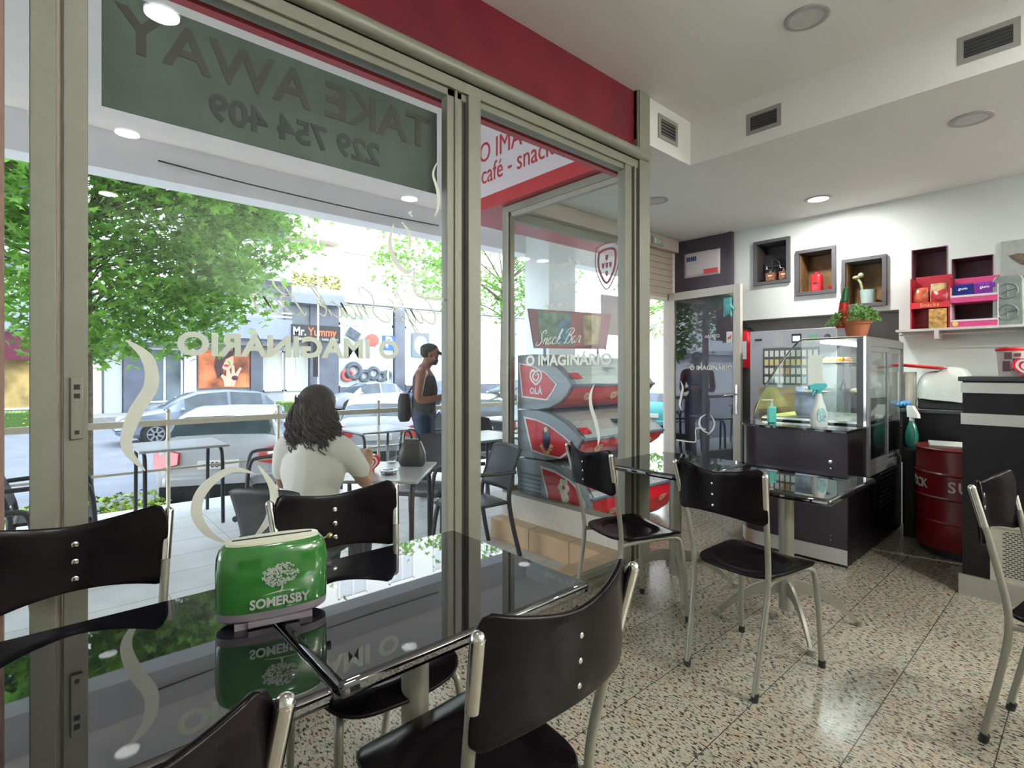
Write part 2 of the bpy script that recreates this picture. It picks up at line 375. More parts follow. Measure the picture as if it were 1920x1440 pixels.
downlight(4.32, .545, 2.89, 0, 'unlit round light in the lower ceiling over the passage behind the counter')
downlight(4.22, 2.745, 2.89, 0, 'unlit round light in the entrance ceiling beside the corner post')
downlight(5.29, 1.73, 2.89, 1, 'brightly lit round light above the vending machine')
for x, y, z, l_ in ((.47, .95, 3.22, 'lit round light above the toaster table'), (.5, -.9, 3.22, 'lit round light behind the viewpoint'), (3.0, -.8, 3.22, 'lit round light over the counter front'),
                    (.52, -2.8, 3.22, 'lit round light at the rear of the room'), (3.0, -2.9, 3.22, 'lit round light at the rear by the counter'), (5.0, -1.1, 2.89, 'added lit round light behind the bar counter, out of view')):  # the one behind the bar is added to brighten the lower ceiling
    downlight(x, y, z, 1, l_)
for x, y, rz, lab in ((2.4, -4.09, 0, 'added half-bowl uplighter on the unseen rear wall, left one'), (4.8, -4.09, 0, 'added half-bowl uplighter on the unseen rear wall, right one')):  # uplighters added out of view to brighten the ceiling
    t = thing('added_wall_light', lab, 'added wall light', (x, y, 2.35), rz, 'added half-bowl wall uplighters')
    MB().lathe([(.02, -.10), (.10, -.06), (.15, .0), (.155, .04), (.145, .04), (.14, .0), (.09, -.05), (.01, -.09)], (0, .16, 0), 28).box(-.03, .03, 0, .03, -.06, .0).done('shade', WHITE, t)
    ld = bpy.data.lights.new('added_uplight', 'AREA'); ld.shape = 'DISK'; ld.size = .22; ld.energy = ADDED_UPLIGHT_W; ld.color = (1, .98, .93)
    lo = bpy.data.objects.new('added_uplight', ld); C.objects.link(lo); lo.location = (0, .16, .03); lo.rotation_euler = (PI, 0, 0); lo.parent = t
# ---------------------------------------------------------------- shopfront
win = thing('window_1', 'sliding cream aluminium shop window facing the terrace', 'window', kind='structure')
f = MB()
Y0, Y1 = 2.10, 2.16
MB().box(-.2, -.085, Y0, Y1, .031, 2.65).done('side_post', mat('rosy_brown_post', (.30, .18, .14), .5), win)
f.box(-.03, .03, Y0-.02, Y1, 0, 2.7)
f.box(.045, .105, Y0, Y1, .03, 2.68)
f.box(1.46, 1.548, Y0+.01, Y1, .03, 2.69); f.box(1.50, 1.515, Y0, Y0+.01, .03, 2.69)
f.box(1.575, 1.652, Y0-.01, Y1-.02, .03, 2.69)
f.box(2.872, 2.945, Y0, Y1, .03, 2.69)
f.box(2.965, 2.985, Y0-.01, Y1, .03, 2.7)
f.box(3.01, 3.13, Y0-.02, Y1+.03, 0, 3.22)
f.box(-2.6, 3.01, Y0-.005, Y1+.02, 2.69, 2.745)
f.box(-2.6, 3.01, Y0+.01, Y1+.01, 2.655, 2.69)
f.box(-2.6, 3.05, Y0-.03, Y1+.02, 0, .03); f.box(-2.6, 3.0, Y0+.005, Y1-.01, .03, .07)
f.done('window_frame', CREAM, win, bevel=.003)
g = MB(); g.box(2.946, 2.964, Y0+.005, Y1-.01, .03, 2.69); g.box(1.549, 1.574, Y0+.02, Y1-.02, .03, 2.68)
g.done('brush_seal', mat('seal_dark', (.05, .045, .045), .7), win)
for x0, x1 in ((-2.55, -.2), (-.085, -.03), (.105, 1.46), (1.652, 2.872)):
    MB().box(x0, x1, 2.127, 2.133, .07, 2.66).done('pane', GLASS, win, smooth=0)
lk = MB().box(.062, .092, Y0-.012, Y0, 1.11, 1.30).done('latch', CREAM, win, bevel=.003)
MB().box(.07, .085, Y0-.0135, Y0-.011, 1.235, 1.25).box(.07, .085, Y0-.0135, Y0-.011, 1.262, 1.278).box(.072, .083, Y0-.0135, Y0-.011, 1.125, 1.137).done('latch_slot', RUBBER, lk)
MB().box(.031, .044, Y0+.02, Y1-.02, .03, 2.65).done('stile_strip', mat('stile_strip', (.55, .46, .36), .4), win)
# lettering stuck on the outside of the glass, so it reads backwards from in here
VY = 2.134
o_ = MB()
text('lettering', 'O IMAGINÁRIO', .112, (.778, VY, 1.41), (90, 0, 180), VINYL, win, bold=.0042, sx=1.10, sp=1.02)
sc = MB(); script(sc, 'Café Snack Bar'.replace('é', "e'"), .062, (1.43, VY, 1.545), (-1, 0, 0), (0, 0, 1), w=.10, slant=.45)
sc.done('script_lettering', VINYL, win, smooth=0)
sw = MB()
A = ((0, VY, 0), (1, 0, 0), (0, 0, 1))
sw.ribbon([(.205, 1.42), (.262, 1.36), (.272, 1.27), (.225, 1.17), (.205, 1.07), (.255, .985)], [.004, .036, .042, .042, .030, .003], *A)
sw.ribbon([(.60, .93), (.515, .955), (.43, .90), (.405, .82), (.44, .74), (.50, .69)], [.003, .022, .036, .036, .025, .004], *A)
sw.ribbon([(.61, .96), (.665, .86), (.655, .76), (.59, .68)], [.003, .03, .035, .006], *A)
sw.ribbon([(1.415, 2.32), (1.395, 2.26), (1.42, 2.19), (1.425, 2.12), (1.405, 2.06)], [.003, .012, .018, .014, .003], *A)
sw.ribbon([(1.185, 1.985), (1.165, 1.90), (1.19, 1.82), (1.245, 1.775), (1.285, 1.79)], [.003, .018, .026, .022, .006], *A)
sw.ribbon([(1.225, 2.0), (1.265, 1.95), (1.265, 1.87)], [.003, .018, .004], *A)
sw.ribbon([(1.292, 1.80), (1.29, 1.70), (1.33, 1.665), (1.455, 1.665)], [.012]*4, *A, n=3)
sw.ribbon([(1.28, 2.06), (1.262, 2.05), (1.282, 2.035)], [.004, .012, .004], *A, n=0)
sw.done('swirl_decals', VINYL, win, smooth=0)
# header over the window and roller tube
struct(MB().box(-2.6, 3.0, 2.12, 2.16, 2.745, 3.22).done('trim_1', MAROON, smooth=0), 'dark red panel above the shop window')
struct(MB().cyl((-2.6, 2.085, 2.785), (3.10, 2.085, 2.785), .036, seg=24).cyl((3.10, 2.085, 2.785), (3.108, 2.085, 2.785), .03, seg=24).box(3.0, 3.035, 2.09, 2.12, 2.82, 3.22).done('trim_2', CREAM), 'cream tube along the top of the shop window')
# take away banner outside
bn = thing('banner', 'dark green-grey takeaway banner hung outside at the top of the window, seen from behind', 'banner', (.805, 2.21, 2.40), 180)
MB().box(-.66, .66, -.003, .003, -.20, .20).done('sheet', mat('banner_sheet', (.075, .10, .085), .6, var=.3, scale=3), bn, smooth=0)
DK = mat('banner_letter', (.035, .04, .04), .6)
text('lettering', 'TAKE AWAY', .213, (0, .0045, .075), (90, 0, 0), mat('banner_faint', (.055, .05, .048), .6), bn, bold=.004, sx=1.02)
text('phone_number', '229 754 409', .135, (0, .0045, -.10), (90, 0, 0), DK, bn, bold=.004, sx=1.02)
# glass screen of the entrance bay
bay = thing('window_2', 'glass screen of the entrance bay with white base board', 'window', kind='structure')
f = MB(); f.box(3.03, 3.09, 3.455, 3.53, .25, 2.76).box(3.03, 3.09, 2.17, 3.455, 2.70, 2.76).box(3.03, 3.09, 2.17, 2.2, .25, 2.70).box(3.03, 3.09, 2.2, 3.455, .25, .275)
f.done('window_frame', CREAM, bay, bevel=.003)
MB().box(3.02, 3.03, 3.44, 3.462, .27, 2.7).box(3.04, 3.08, 3.425, 3.455, .275, 2.70).box(3.04, 3.08, 2.2, 3.455, 2.66, 2.70).done('inner_bead', CREAMD, bay)
MB().box(3.03, 3.10, 2.17, 3.53, .05, .25).done('base_board', mat('white_board', (.84, .78, .70), .5), bay)
MB().box(3.057, 3.063, 2.2, 3.43, .275, 2.66).done('pane', GLASS, bay, smooth=0)
text('lettering', 'O IMAGINÁRIO', .115, (3.0555, 2.80, 1.40), (90, 0, -90), VINYL, bay, bold=.0040, sx=1.12, sp=1.02)
sc = MB(); script(sc, 'Snack Bar', .052, (3.0555, 3.12, 1.535), (0, -1, 0), (0, 0, 1), w=.13, slant=.45)
for i, (s_, y) in enumerate((("Cachorros", 2.62), ("Francesinhas", 2.62), ("Pregos em prato", 2.62))):
    script(sc, s_, .032, (3.0555, y, 2.13-.155*i), (0, 1, 0), (0, 0, 1), w=.12, slant=.45)
sc.done('script_lettering', VINYL, bay, smooth=0)
sw = MB(); A = ((3.055, 0, 0), (0, -1, 0), (0, 0, 1))
sw.ribbon([(-2.51, 1.22), (-2.545, 1.14), (-2.54, 1.05), (-2.50, .95), (-2.47, .84), (-2.475, .77)], [.003, .025, .032, .034, .03, .004], *A)
sw.ribbon([(-2.66, .62), (-2.61, .60), (-2.58, .53), (-2.58, .47)], [.004, .03, .03, .004], *A)
sw.ribbon([(-2.56, .66), (-2.55, .50), (-2.51, .46), (-2.40, .46)], [.012]*4, *A, n=3)
sw.done('swirl_decals', VINYL, bay, smooth=0)
cr = MB(); A = ((3.0555, -2.375, 2.085), (0, -1, 0), (0, 0, 1))
def crest(mb, s_, wd, cx=0, cz=0, closed=True):
    pts = [(-.9, 1), (0, 1.15), (.9, 1), (1.0, .3), (.75, -.5), (0, -1.25), (-.75, -.5), (-1.0, .3), (-.9, 1)]
    mb.ribbon([(cx+p[0]*s_*.76, cz+p[1]*s_) for p in pts], [wd, wd], (3.0555, 2.395, 2.085), (0, -1, 0), (0, 0, 1), n=4)
crest(cr, .140, .007); crest(cr, .103, .017)
for dx, dz in ((0, .055), (0, 0), (0, -.06), (-.042, 0), (.042, 0)):
    cr.prism([(3.055, 2.395-(dx+a)*.8, 2.085+dz+b_) for a, b_ in ((-.015, .019), (.015, .019), (.012, -.011), (0, -.022), (-.012, -.011))], (-.001, 0, 0))
cr.done('crest_decal', mat('crest_red', (.22, .015, .03), .5), bay, smooth=0)
MB().box(3.0565, 3.0568, 2.25, 2.47, 1.80, 2.24).done('crest_backing', mat('milky_film', (.75, .72, .72), .6, alpha=.35), bay, smooth=0)
# street front of the entrance bay
wf = thing('window_3', 'street side glazing of the entrance bay', 'window', kind='structure')
MB().box(3.09, 5.0, 3.48, 3.53, 2.66, 2.74).box(3.09, 5.0, 3.48, 3.53, 0, .3).box(4.94, 5.0, 3.48, 3.53, .3, 2.66).done('window_frame', CREAM, wf)
MB().box(3.10, 4.94, 3.50, 3.506, .3, 2.66).done('pane', GLASS, wf, smooth=0)
sh = thing('roller_shutter', 'half-lowered cream roller shutter above the entrance', 'shutter', (0, 0, 0))
c_ = MB()
for i in range(15): c_.box(5.0, 5.70, 3.475-.006*(i % 2), 3.50, 2.2+i*.036, 2.2+i*.036+.034)
c_.done('slats', mat('shutter_cream', (.42, .36, .29), .5, var=.05), sh)
MB().box(3.09, 5.72, 3.40, 3.50, 2.74, 2.885).done('housing', mat('shutter_box', (.50, .42, .38), .6), sh)
ex = thing('exit_sign', 'small green running-man exit sign on the shutter box above the entrance', 'sign', (5.25, 3.395, 2.80), 0)
MB().box(-.11, .11, -.02, .0, -.045, .045).done('casing', mat('exit_grey', (.33, .42, .38), .5), ex, bevel=.003)
p = MB().ball((-.02, -.0215, .022), .006, .001, .006).box(-.026, -.014, -.0215, -.0205, -.012, .014).box(-.034, -.026, -.0215, -.0205, -.03, -.008).box(-.014, -.004, -.0215, -.0205, -.03, -.012)
p.prism([(.01, -.0205, .0), (.03, -.0205, .014), (.03, -.0205, .005), (.05, -.0205, .005), (.05, -.0205, -.005), (.03, -.0205, -.005), (.03, -.0205, -.014)], (0, -.001, 0))
p.box(-.075, -.05, -.0215, -.0205, -.025, .025); p.done('pictogram', VINYL, ex)
# entrance door, open inwards
dr = thing('door_1', 'open glass entrance door with cream frame', 'door', (5.62, 3.46, 0), -97, kind='structure')
L = .93; T = .022
MB().box(0, .075, -T, T, .02, 2.24).box(L-.085, L, -T, T, .02, 2.24).box(.075, L-.085, -T, T, 2.15, 2.24).box(.075, L-.085, -T, T, .02, .13).done('leaf_frame', mat('door_cream', (.62, .57, .50), .4, var=.02), dr, bevel=.003)
MB().box(.075, L-.085, -.003, .003, .13, 2.15).done('pane', DOORGL, dr, smooth=0)
hd = MB(); hd.box(L-.052, L-.032, -T-.008, -T, .86, 1.17); hd.tube([(L-.042, -T-.005, 1.07), (L-.042, -T-.05, 1.07), (L-.15, -T-.055, 1.055)], .009, 10); hd.box(L-.05, L-.034, -T-.011, -T-.008, .93, .96)
hd.done('handle', CHROME, dr)
MB().box(L-.16, L-.09, -T-.004, -T-.002, 1.62, 1.74).done('no_dogs_notice', WHITE, dr)
n_ = MB().ball((L-.125, -T-.005, 1.675), .018, .001, .010).box(L-.145, L-.13, -T-.0055, -T-.0045, 1.655, 1.67).box(L-.118, L-.108, -T-.0055, -T-.0045, 1.655, 1.67).box(L-.118, L-.10, -T-.0055, -T-.0045, 1.68, 1.70); n_.done('notice_mark', RED, dr)
text('open_lettering', 'ABERTO', .05, (.58, -.004, 1.70), (90, 0, 0), VINYL, dr)
text('lettering', 'O IMAGINÁRIO', .075, (.56, -.004, 1.35), (90, 0, 0), VINYL, dr, bold=.001, sx=1.05)
sw = MB(); A = ((0, -.004, 0), (1, 0, 0), (0, 0, 1))
sw.ribbon([(.16, 1.20), (.19, 1.12), (.17, 1.02), (.15, .92), (.18, .85)], [.003, .025, .03, .025, .003], *A)
sw.ribbon([(.50, .83), (.43, .78), (.42, .70), (.48, .64), (.55, .62)], [.003, .02, .03, .02, .003], *A)
sw.ribbon([(.56, .83), (.61, .75), (.59, .67), (.52, .60)], [.003, .02, .024, .003], *A)
sw.ribbon([(.10, .50), (.33, .50), (.37, .53), (.37, .66), (.50, .66)], [.014]*5, *A, n=3)
sw.done('swirl_decals', VINYL, dr, smooth=0)
MB().box(5.62, 5.70, 3.44, 3.53, 0, 2.24).box(5.0, 5.62, 3.48, 3.53, 2.16, 2.2).done('trim_3', mat('door_cream', (.62, .57, .50), .4), smooth=0)['kind'] = 'structure'
gl = thing('rubber_glove', 'turquoise rubber glove hanging at the top corner of the open door', 'glove', (5.473, 2.672, 2.00), -97)
p = MB().ball((0, 0, 0), .05, .015, .05).box(-.04, .04, -.012, .012, .02, .10)
for i in range(4): p.tube([(-.036+i*.024, 0, -.03), (-.04+i*.027, 0, -.10+(i % 3)*.012)], [.011, .009], 8)
p.tube([(.04, 0, .01), (.07, 0, -.03)], [.012, .009], 8); p.done('glove_body', mat('turquoise_rubber', (.10, .42, .42), .5), gl)
# ---------------------------------------------------------------- outside shell
struct(MB().box(-12, 2.93, 2.16, 6.7, -.75, -.12).box(2.93, 18, 3.53, 6.7, -.75, -.12).done('terrace_floor', TERR, smooth=0), 'pale tiled terrace outside the shop window')
tj = MB()
for i in range(11): tj.box(-4, 12, 2.4+i*.4, 2.404+i*.4, -.121, -.1195)
for i in range(24): tj.box(-3+i*.6, -2.996+i*.6, 2.34 if -3+i*.6 < 2.9 else 3.6, 6.7, -.121, -.1195)
tj.done('terrace_joints', mat('tile_joint', (.3, .3, .3), .8), smooth=0)['kind'] = 'structure'
lg = MB().box(2.90, 3.03, 2.17, 3.53, -.12, .05).box(-3, 2.90, 2.17, 2.33, -.12, .05)
struct(lg.done('trim_4', TAN, bevel=.004, smooth=0), 'tan stone step along the foot of the bay and window')
jl = MB()
for y in (2.62, 3.05): jl.box(2.898, 3.031, y, y+.004, -.12, .0508)
for x in (.0, .6, 1.2, 1.8, 2.4): jl.box(x, x+.004, 2.169, 2.332, -.12, .0508)
jl.done('trim_5', mat('stone_joint', (.17, .11, .06), .8), smooth=0)['kind'] = 'structure'
struct(MB().box(-12, 18, 2.2, 6.6, 3.72, 3.85).box(-12, 2.98, 2.17, 2.2, 2.80, 3.85).done('ceiling_terrace', BEIGE, smooth=0), 'beige soffit over the terrace')
struct(MB().box(-12, 18, 6.6, 6.9, 3.33, 3.9).done('beam', LILAC, smooth=0), 'pale beam along the outer edge of the soffit')
struct(MB().box(6.2, 6.85, 6.05, 6.62, -.75, 3.72).done('pillar', LILAC, smooth=0), 'square grey pillar under the terrace beam')
struct(MB().box(-14, 24, -5, 6.9, 3.9, 20).box(-14, 24, -5, 2.2, 3.4, 3.9).box(-14, -2.7, -5, 2.2, -.75, 3.4).box(6.3, 24, -5, 3.53, -.75, 3.9).done('wall_upper_floors', BEIGE, smooth=0))
tag(MB().tube([(.9, 6.58, 3.52), (1.8, 6.55, 3.47), (3.2, 6.55, 3.45), (4.4, 6.58, 3.48)], .008, 6, smooth=6).done('hanging_cable', RUBBER), 'thin dark cable sagging along the terrace beam', 'cable')
# fascia sign on the bay
fs = thing('fascia_sign', 'white and red shop sign box wrapping the top of the bay', 'sign', (0, 0, 0))
WF = mat('sign_white', (.68, .62, .64), .4, var=.01); RF = mat('sign_red', (.50, .015, .03), .35, var=.03)
MB().box(2.96, 3.085, 2.2, 4.1, 2.88, 3.70).box(3.09, 6.2, 3.95, 4.1, 2.88, 3.70).done('white_panel', WF, fs, smooth=0)
MB().box(2.96, 3.10, 2.2, 4.13, 2.765, 2.88).box(3.10, 6.2, 3.55, 4.13, 2.765, 2.88).done('red_band', RF, fs, smooth=0)
text('shop_name_lettering', 'O IMAGINÁRIO', .25, (2.957, 3.77, 3.27), (90, 0, -90), RF, fs, align='LEFT', sx=.82)
text('shop_kind_lettering', 'café - snack bar', .235, (2.957, 3.74, 3.07), (90, 0, -90), RF, fs, align='LEFT', sx=.82)
struct(MB().box(-2.5, 2.96, 2.205, 2.25, 2.66, 2.80).done('trim_6', RF, smooth=0))
# ================================================================ cafe chairs
def seat_grid():
    def outline(a):  # a 0..1 around, superellipse wedge, wider at the front
        t = 2*PI*a; c_, s_ = math.cos(t), math.sin(t); p = .42
        x = math.copysign(abs(c_)**p, c_); y = math.copysign(abs(s_)**p, s_)
        wd = .178+.030*(y+1)/2
        return x*wd, y*.205*(1.0+.05*(1-x*x)*(y > 0))
    mb = MB(); nr, na = 18, 72; rings = []
    for i in range(nr+1):
        f = i/nr; ring = []
        for j in range(na):
            x, y = outline(j/na); x *= f; y *= f
            d = math.hypot(x/.150, (y+.02)/.145)
            z = -.011*max(0, min(1, (1.06-d)/.16))**1.0 if d > .9 else -.011
            z += -.016*max(0, (y-.13)/.075)**2 if y > .13 else 0
            z += .012*(abs(x)/.2)**2
            ring.append(mb.bm.verts.new((x, y, z)))
            if i == 0: break
        rings.append(ring)
    for j in range(na): mb._f([rings[0][0], rings[1][j], rings[1][(j+1) % na]])
    for i in range(1, nr):
        for j in range(na): mb._f([rings[i][j], rings[i+1][j], rings[i+1][(j+1) % na], rings[i][(j+1) % na]])
    return mb
def make_chair(label, loc, rz):
    t = thing('cafe_chair', label, 'chair', loc, rz, 'black and grey cafe chairs')
    s_ = seat_grid().done('seat', BLACKP, t, smooth=40, mods=(('SOLIDIFY', dict(thickness=.013, offset=-1)), ('BEVEL', dict(width=.004, segments=2, limit_method='ANGLE', angle_limit=R(50)))))
    s_.location = (0, 0, .472)
    def bk(u, v):
        x = (u-.5)*2
        top = .898+.042*abs(x)**1.6-.045*max(0, (abs(x)-.86)/.14)**2.2
        bot = .698+.026*(1-x*x)+.022*max(0, (abs(x)-.86)/.14)**2.2
        z = bot+(top-bot)*v
        y = -.248-.052*(1-x*x)-.10*(z-.72)*.55
        return (x*.207, y, z)
    MB().grid(bk, 28, 8).done('backrest', BLACKP, t, smooth=50, mods=(('SOLIDIFY', dict(thickness=.012, offset=0)), ('BEVEL', dict(width=.004, segments=2, limit_method='ANGLE', angle_limit=R(50)))))
    for z in (.757, .803, .849):
        y = -.30-.10*(z-.72)*.55; sc = MB().cyl((0, y-.006, z), (0, y+.006, z), .004, seg=10)
        for s__ in (-1, 1): sc.ball((0, y+s__*.0065, z), .0085 if s__ > 0 else .0055, .0022, .0085 if s__ > 0 else .0055, 8)
        sc.done('screw', CHROME, t)
    for s__ in (-1, 1):
        pts = [(s__*.158, -.265, .0), (s__*.166, -.225, .22), (s__*.172, -.195, .40), (s__*.178, -.197, .52), (s__*.190, -.228, .68), (s__*.205, -.262, .83)]
        lg_ = MB().tube([(p[0], p[1], max(p[2], .02)) for p in pts], .0115, 14, smooth=5).done('leg', TUBEM, t)
        sl = MB().tube([(s__*.199, -.250, .775), (s__*.213, -.280, .905)], .0132, 14).ball((s__*.213, -.280, .905), .0132, n=8).done('chrome_sleeve', CHROME, lg_)
        MB().cyl((s__*.158, -.265, 0), (s__*.160, -.258, .032), .0145).done('rubber_foot', RUBBER, lg_)
        lg_ = MB().tube([(s__*.192, .215, .02), (s__*.186, .200, .25), (s__*.178, .185, .40), (s__*.170, .165, .438), (s__*.150, .10, .443), (s__*.150, -.10, .443), (s__*.170, -.190, .443)], .0115, 14, smooth=5).done('leg', TUBEM, t)
        MB().cyl((s__*.193, .217, 0), (s__*.192, .215, .032), .0145).done('rubber_foot', RUBBER, lg_)
    MB().bar((-.15, .06, .440), (.15, .06, .440), .03, .006).bar((-.15, -.10, .440), (.15, -.10, .440), .03, .006).done('seat_frame', TUBEM, t)
    return t
near_a = make_chair('largest black cafe chair, its back to us, at the near side of the toaster table', (.705, .93, 0), 2)
for lab, loc, rz in (('black cafe chair cut off at the bottom edge beside the toaster table', (.008, .955, 0), 1),
                     ('black cafe chair facing us at the window, its backrest just behind the green toaster box', (.728, 1.43, 0), 178),
                     ('black cafe chair facing us at the window, cut off by the left edge', (.075, 1.55, 0), 182),
                     ('black cafe chair at the far table, the one nearest the corner post', (2.385, 1.70, 0), -108),
                     ('black cafe chair in the middle of the floor at the second far table', (2.40, 1.05, 0), -97),
                     ('black cafe chair at the right edge in front of the counter', (2.62, .0, 0), 172)):
    copy_thing(near_a, lab, loc, rz, 'black and grey cafe chairs')
# ================================================================ pedestal tables
def make_table(label, loc, rz):
    t = thing('cafe_table', label, 'table', loc, rz, 'black pedestal cafe tables')
    MB().box(-.352, .352, -.318, .318, .716, .75).done('tabletop', TOPBLK, t, bevel=.012)
    MB().cyl((0, 0, .06), (0, 0, .70), .037, seg=28).cyl((0, 0, .70), (0, 0, .716), .10, seg=28).done('column', TUBEM, t)
    for k in range(4):
        a = R(38+90*k); c_, s_ = math.cos(a), math.sin(a); m = MB(); n = 12; up = []; dn = []
        for i in range(n+1):
            u = i/n; r = .034+.315*u; zt = .215-.195*u**1.9; zb = zt-.075+.05*u
            up.append((r, zt)); dn.append((r, max(zb, .008)))
        poly_ = up+dn[::-1]
        m.prism([(c_*r-s_*.007, s_*r+c_*.007, z) for r, z in poly_], (s_*.014, -c_*.014, 0))
        m.cyl((c_*.352, s_*.352, .0), (c_*.352, s_*.352, .028), .019, seg=14)
        m.done('leg', TUBEM, t)
    return t
ta = make_table('black glossy pedestal table under the green toaster box, right of the pair', (.752, 1.238, 0), 0)
for lab, loc, rz in (('black pedestal table cut off by the left edge, left of the pair at the window', (.042, 1.236, 0), 0),
                     ('black pedestal table beside the corner post, partly behind two chairs', (2.93, 1.765, 0), 0),
                     ('black pedestal table nearest the glass display case, mirroring it in its top', (2.94, 1.115, 0), 0)):
    copy_thing(ta, lab, loc, rz, 'black pedestal cafe tables')
# ================================================================ toaster shaped napkin box
tb = thing('napkin_dispenser', 'green toaster-shaped napkin box with white tree emblem', 'napkin dispenser', (.400, 1.285, .75), -13.5); tb.scale = (1.07, 1.0, 1.0)
def ovl(hx, hy, p=2.6, n=56):
    return [(math.copysign(abs(math.cos(2*PI*i/n))**(2/p), math.cos(2*PI*i/n))*hx, math.copysign(abs(math.sin(2*PI*i/n))**(2/p), math.sin(2*PI*i/n))*hy) for i in range(n)]
def loft(mb, secs, p=2.6, cap=True):
    rg = [[mb.bm.verts.new((x, y, z)) for x, y in ovl(hx, hy, p)] for hx, hy, z in secs]
    for a, b_ in zip(rg, rg[1:]):
        for j in range(len(a)): mb._f([a[j], a[(j+1) % len(a)], b_[(j+1) % len(a)], b_[j]])
    if cap: mb._f(rg[0][::-1]); mb._f(rg[-1])
    return mb
loft(MB(), [(.108, .050, .034), (.110, .052, .04), (.111, .053, .12), (.109, .052, .152), (.104, .048, .168), (.096, .041, .177), (.090, .036, .180)]).done('body', GREEN, tb, smooth=50)
loft(MB(), [(.093, .038, .1785), (.092, .037, .1835), (.084, .030, .1855)]).done('top_plate', CREAMW, tb)
MB().cbox((0, 0, .1858), (.158, .009, .0012)).done('slot', RUBBER, tb, bevel=.0005)
loft(MB(), [(.100, .044, .012), (.108, .050, .018), (.110, .052, .034)]).done('base_band', GREYB, tb)
MB().box(-.075, .075, -.045, .045, 0, .013).box(-.05, .05, -.052, -.045, .004, .016).done('foot', GREYB, tb)
MB().cyl((.110, 0, .10), (.120, 0, .10), .010).done('dial', mat('dark_knob', (.05, .04, .04), .4), tb)
MB().cyl((.095, -.01, .165), (.113, -.012, .170), .0025).ball((.116, -.012, .171), .007).done('pull_pin', mat('brass', (.45, .36, .18), .25, metal=1), tb)
EMB = mat('silver_print', (.42, .47, .42), .5)
em = MB(); random.seed(3)
FY = -.0538
def fy(x): return -.053*(max(0, 1-(abs(x)/.111)**2.6))**(1/2.6)-.0006
for i in range(330):
    a = random.uniform(0, 2*PI); r = math.sqrt(random.random()); x = math.cos(a)*r*.036; z = math.sin(a)*r*.022
    if x > .004 and random.random() < .45: continue
    q = random.uniform(.0012, .0026); X = x-.004+.015; Z = .112+z*1.1+.002*math.sin(x*90)
    em.prism([(X+q*math.cos(k*PI/3), fy(X), Z+q*math.sin(k*PI/3)) for k in range(6)], (0, -.0003, 0))
for p, w_ in (([(.009, .073), (.014, .08), (.014, .095)], .004), ([(.014, .09), (.007, .102)], .002), ([(.014, .09), (.023, .102)], .002)):
    em.ribbon(p, [w_, w_*.8], (0, fy(.01)-.0003, 0), (1, 0, 0), (0, 0, 1), th=.0004, n=4)
em.ribbon([(-.021, .071), (.011, .075), (.046, .074)], [.0006, .003, .0006], (0, fy(.03)-.0009, 0), (1, 0, 0), (0, 0, 1), th=.0004, n=4)
em.done('tree_emblem', EMB, tb, smooth=0)
text('brand_lettering', 'SOMERSBY', .0285, (.010, -.0540, .053), (90, 0, 0), EMB, tb, ext=.0004, bold=.0011, sx=.84)
# ================================================================ glass display case
dc = thing('display_case', 'dark refrigerated counter with curved glass display on top', 'display case', (4.0, 1.13, 0))
def bodyplan(z0, z1, g=0):
    # plan in local x (into the room depth), y (towards the entrance); curved customer side
    pts = [(0-g, 0), (0-g, .60+g), (.03-g, .68+g), (.10-g, .74+g), (.25, .77+g), (1.38, .77+g), (1.38, 0)]
    return [(x, y, z0) for x, y in pts]
MB().prism(bodyplan(.115, 0), (0, 0, .785)).box(-.004, 0, 0, .012, .0, .9).done('body', LAMB, dc, smooth=35)
MB().box(.0, 1.38, -.004, 0, .02, .90).done('side_panel', LAMBK, dc, smooth=0)
MB().prism(bodyplan(.02, 0, .006), (0, 0, .10)).done('kick_plate', STEEL, dc, smooth=35)
MB().prism(bodyplan(.90, 0, .02), (0, 0, .018)).done('worktop', mat('black_glass_top', (.01, .012, .014), .04, ior=1.8), dc, smooth=35, bevel=.003)
MB().lathe([(0, 0), (.013, 0), (.013, .006), (0, .008)], seg=16, M=Matrix.Translation((-.001, .10, .70)) @ Matrix.Rotation(-PI/2, 4, 'Y')).lathe([(0, 0), (.006, 0), (.006, .003), (0, .004)], seg=12, M=Matrix.Translation((-.001, .10, .655)) @ Matrix.Rotation(-PI/2, 4, 'Y')).done('key_lock', CHROME, dc)
for z_ in (.17, .20): MB().cyl((-.003, .10, z_), (0, .10, z_), .004).done('screw', CHROME, dc)
vg = MB()
for i in range(12): vg.box(.75, 1.2, -.008, -.003, .28+i*.035, .295+i*.035)
vg.done('vent_slots', mat('vent_dark', (.03, .03, .035), .8), dc)
# glass cabinet x .40..1.38
prof = [(.80, .92), (.78, 1.02), (.72, 1.16), (.64, 1.30), (.55, 1.43), (.46, 1.535), (.42, 1.56)]
prof = [(y*1.0, z) for y, z in prof]
pp = smoothpath([(0, y, z) for y, z in prof], 4)
def sheet(m, x0, x1, th):
    for a, b_ in zip(pp, pp[1:]): m.prism([(x0, a.y, a.z), (x0, b_.y, b_.z), (x0, b_.y-th, b_.z-.001), (x0, a.y-th, a.z)], (x1-x0, 0, 0))
m = MB(); sheet(m, .40, 1.38, .005); m.done('front_glass', CASEGL, dc, smooth=40, weld=True)
m = MB(); m.prism([(.402, p.y-.012, p.z) for p in pp]+[(.402, .06, 1.555), (.402, .06, .92)], (.005, 0, 0)); m.done('end_glass', CASEGL, dc, smooth=0)
m = MB(); m.prism([(1.372, p.y-.012, p.z) for p in pp]+[(1.372, .06, 1.555), (1.372, .06, .92)], (.005, 0, 0)); m.done('end_glass', CASEGL, dc, smooth=0)
m = MB(); m.tube([(.405, p.y, p.z) for p in pp]+[(.405, .0, 1.562)], .008, 8); m.done('edge_trim', CHROME, dc)
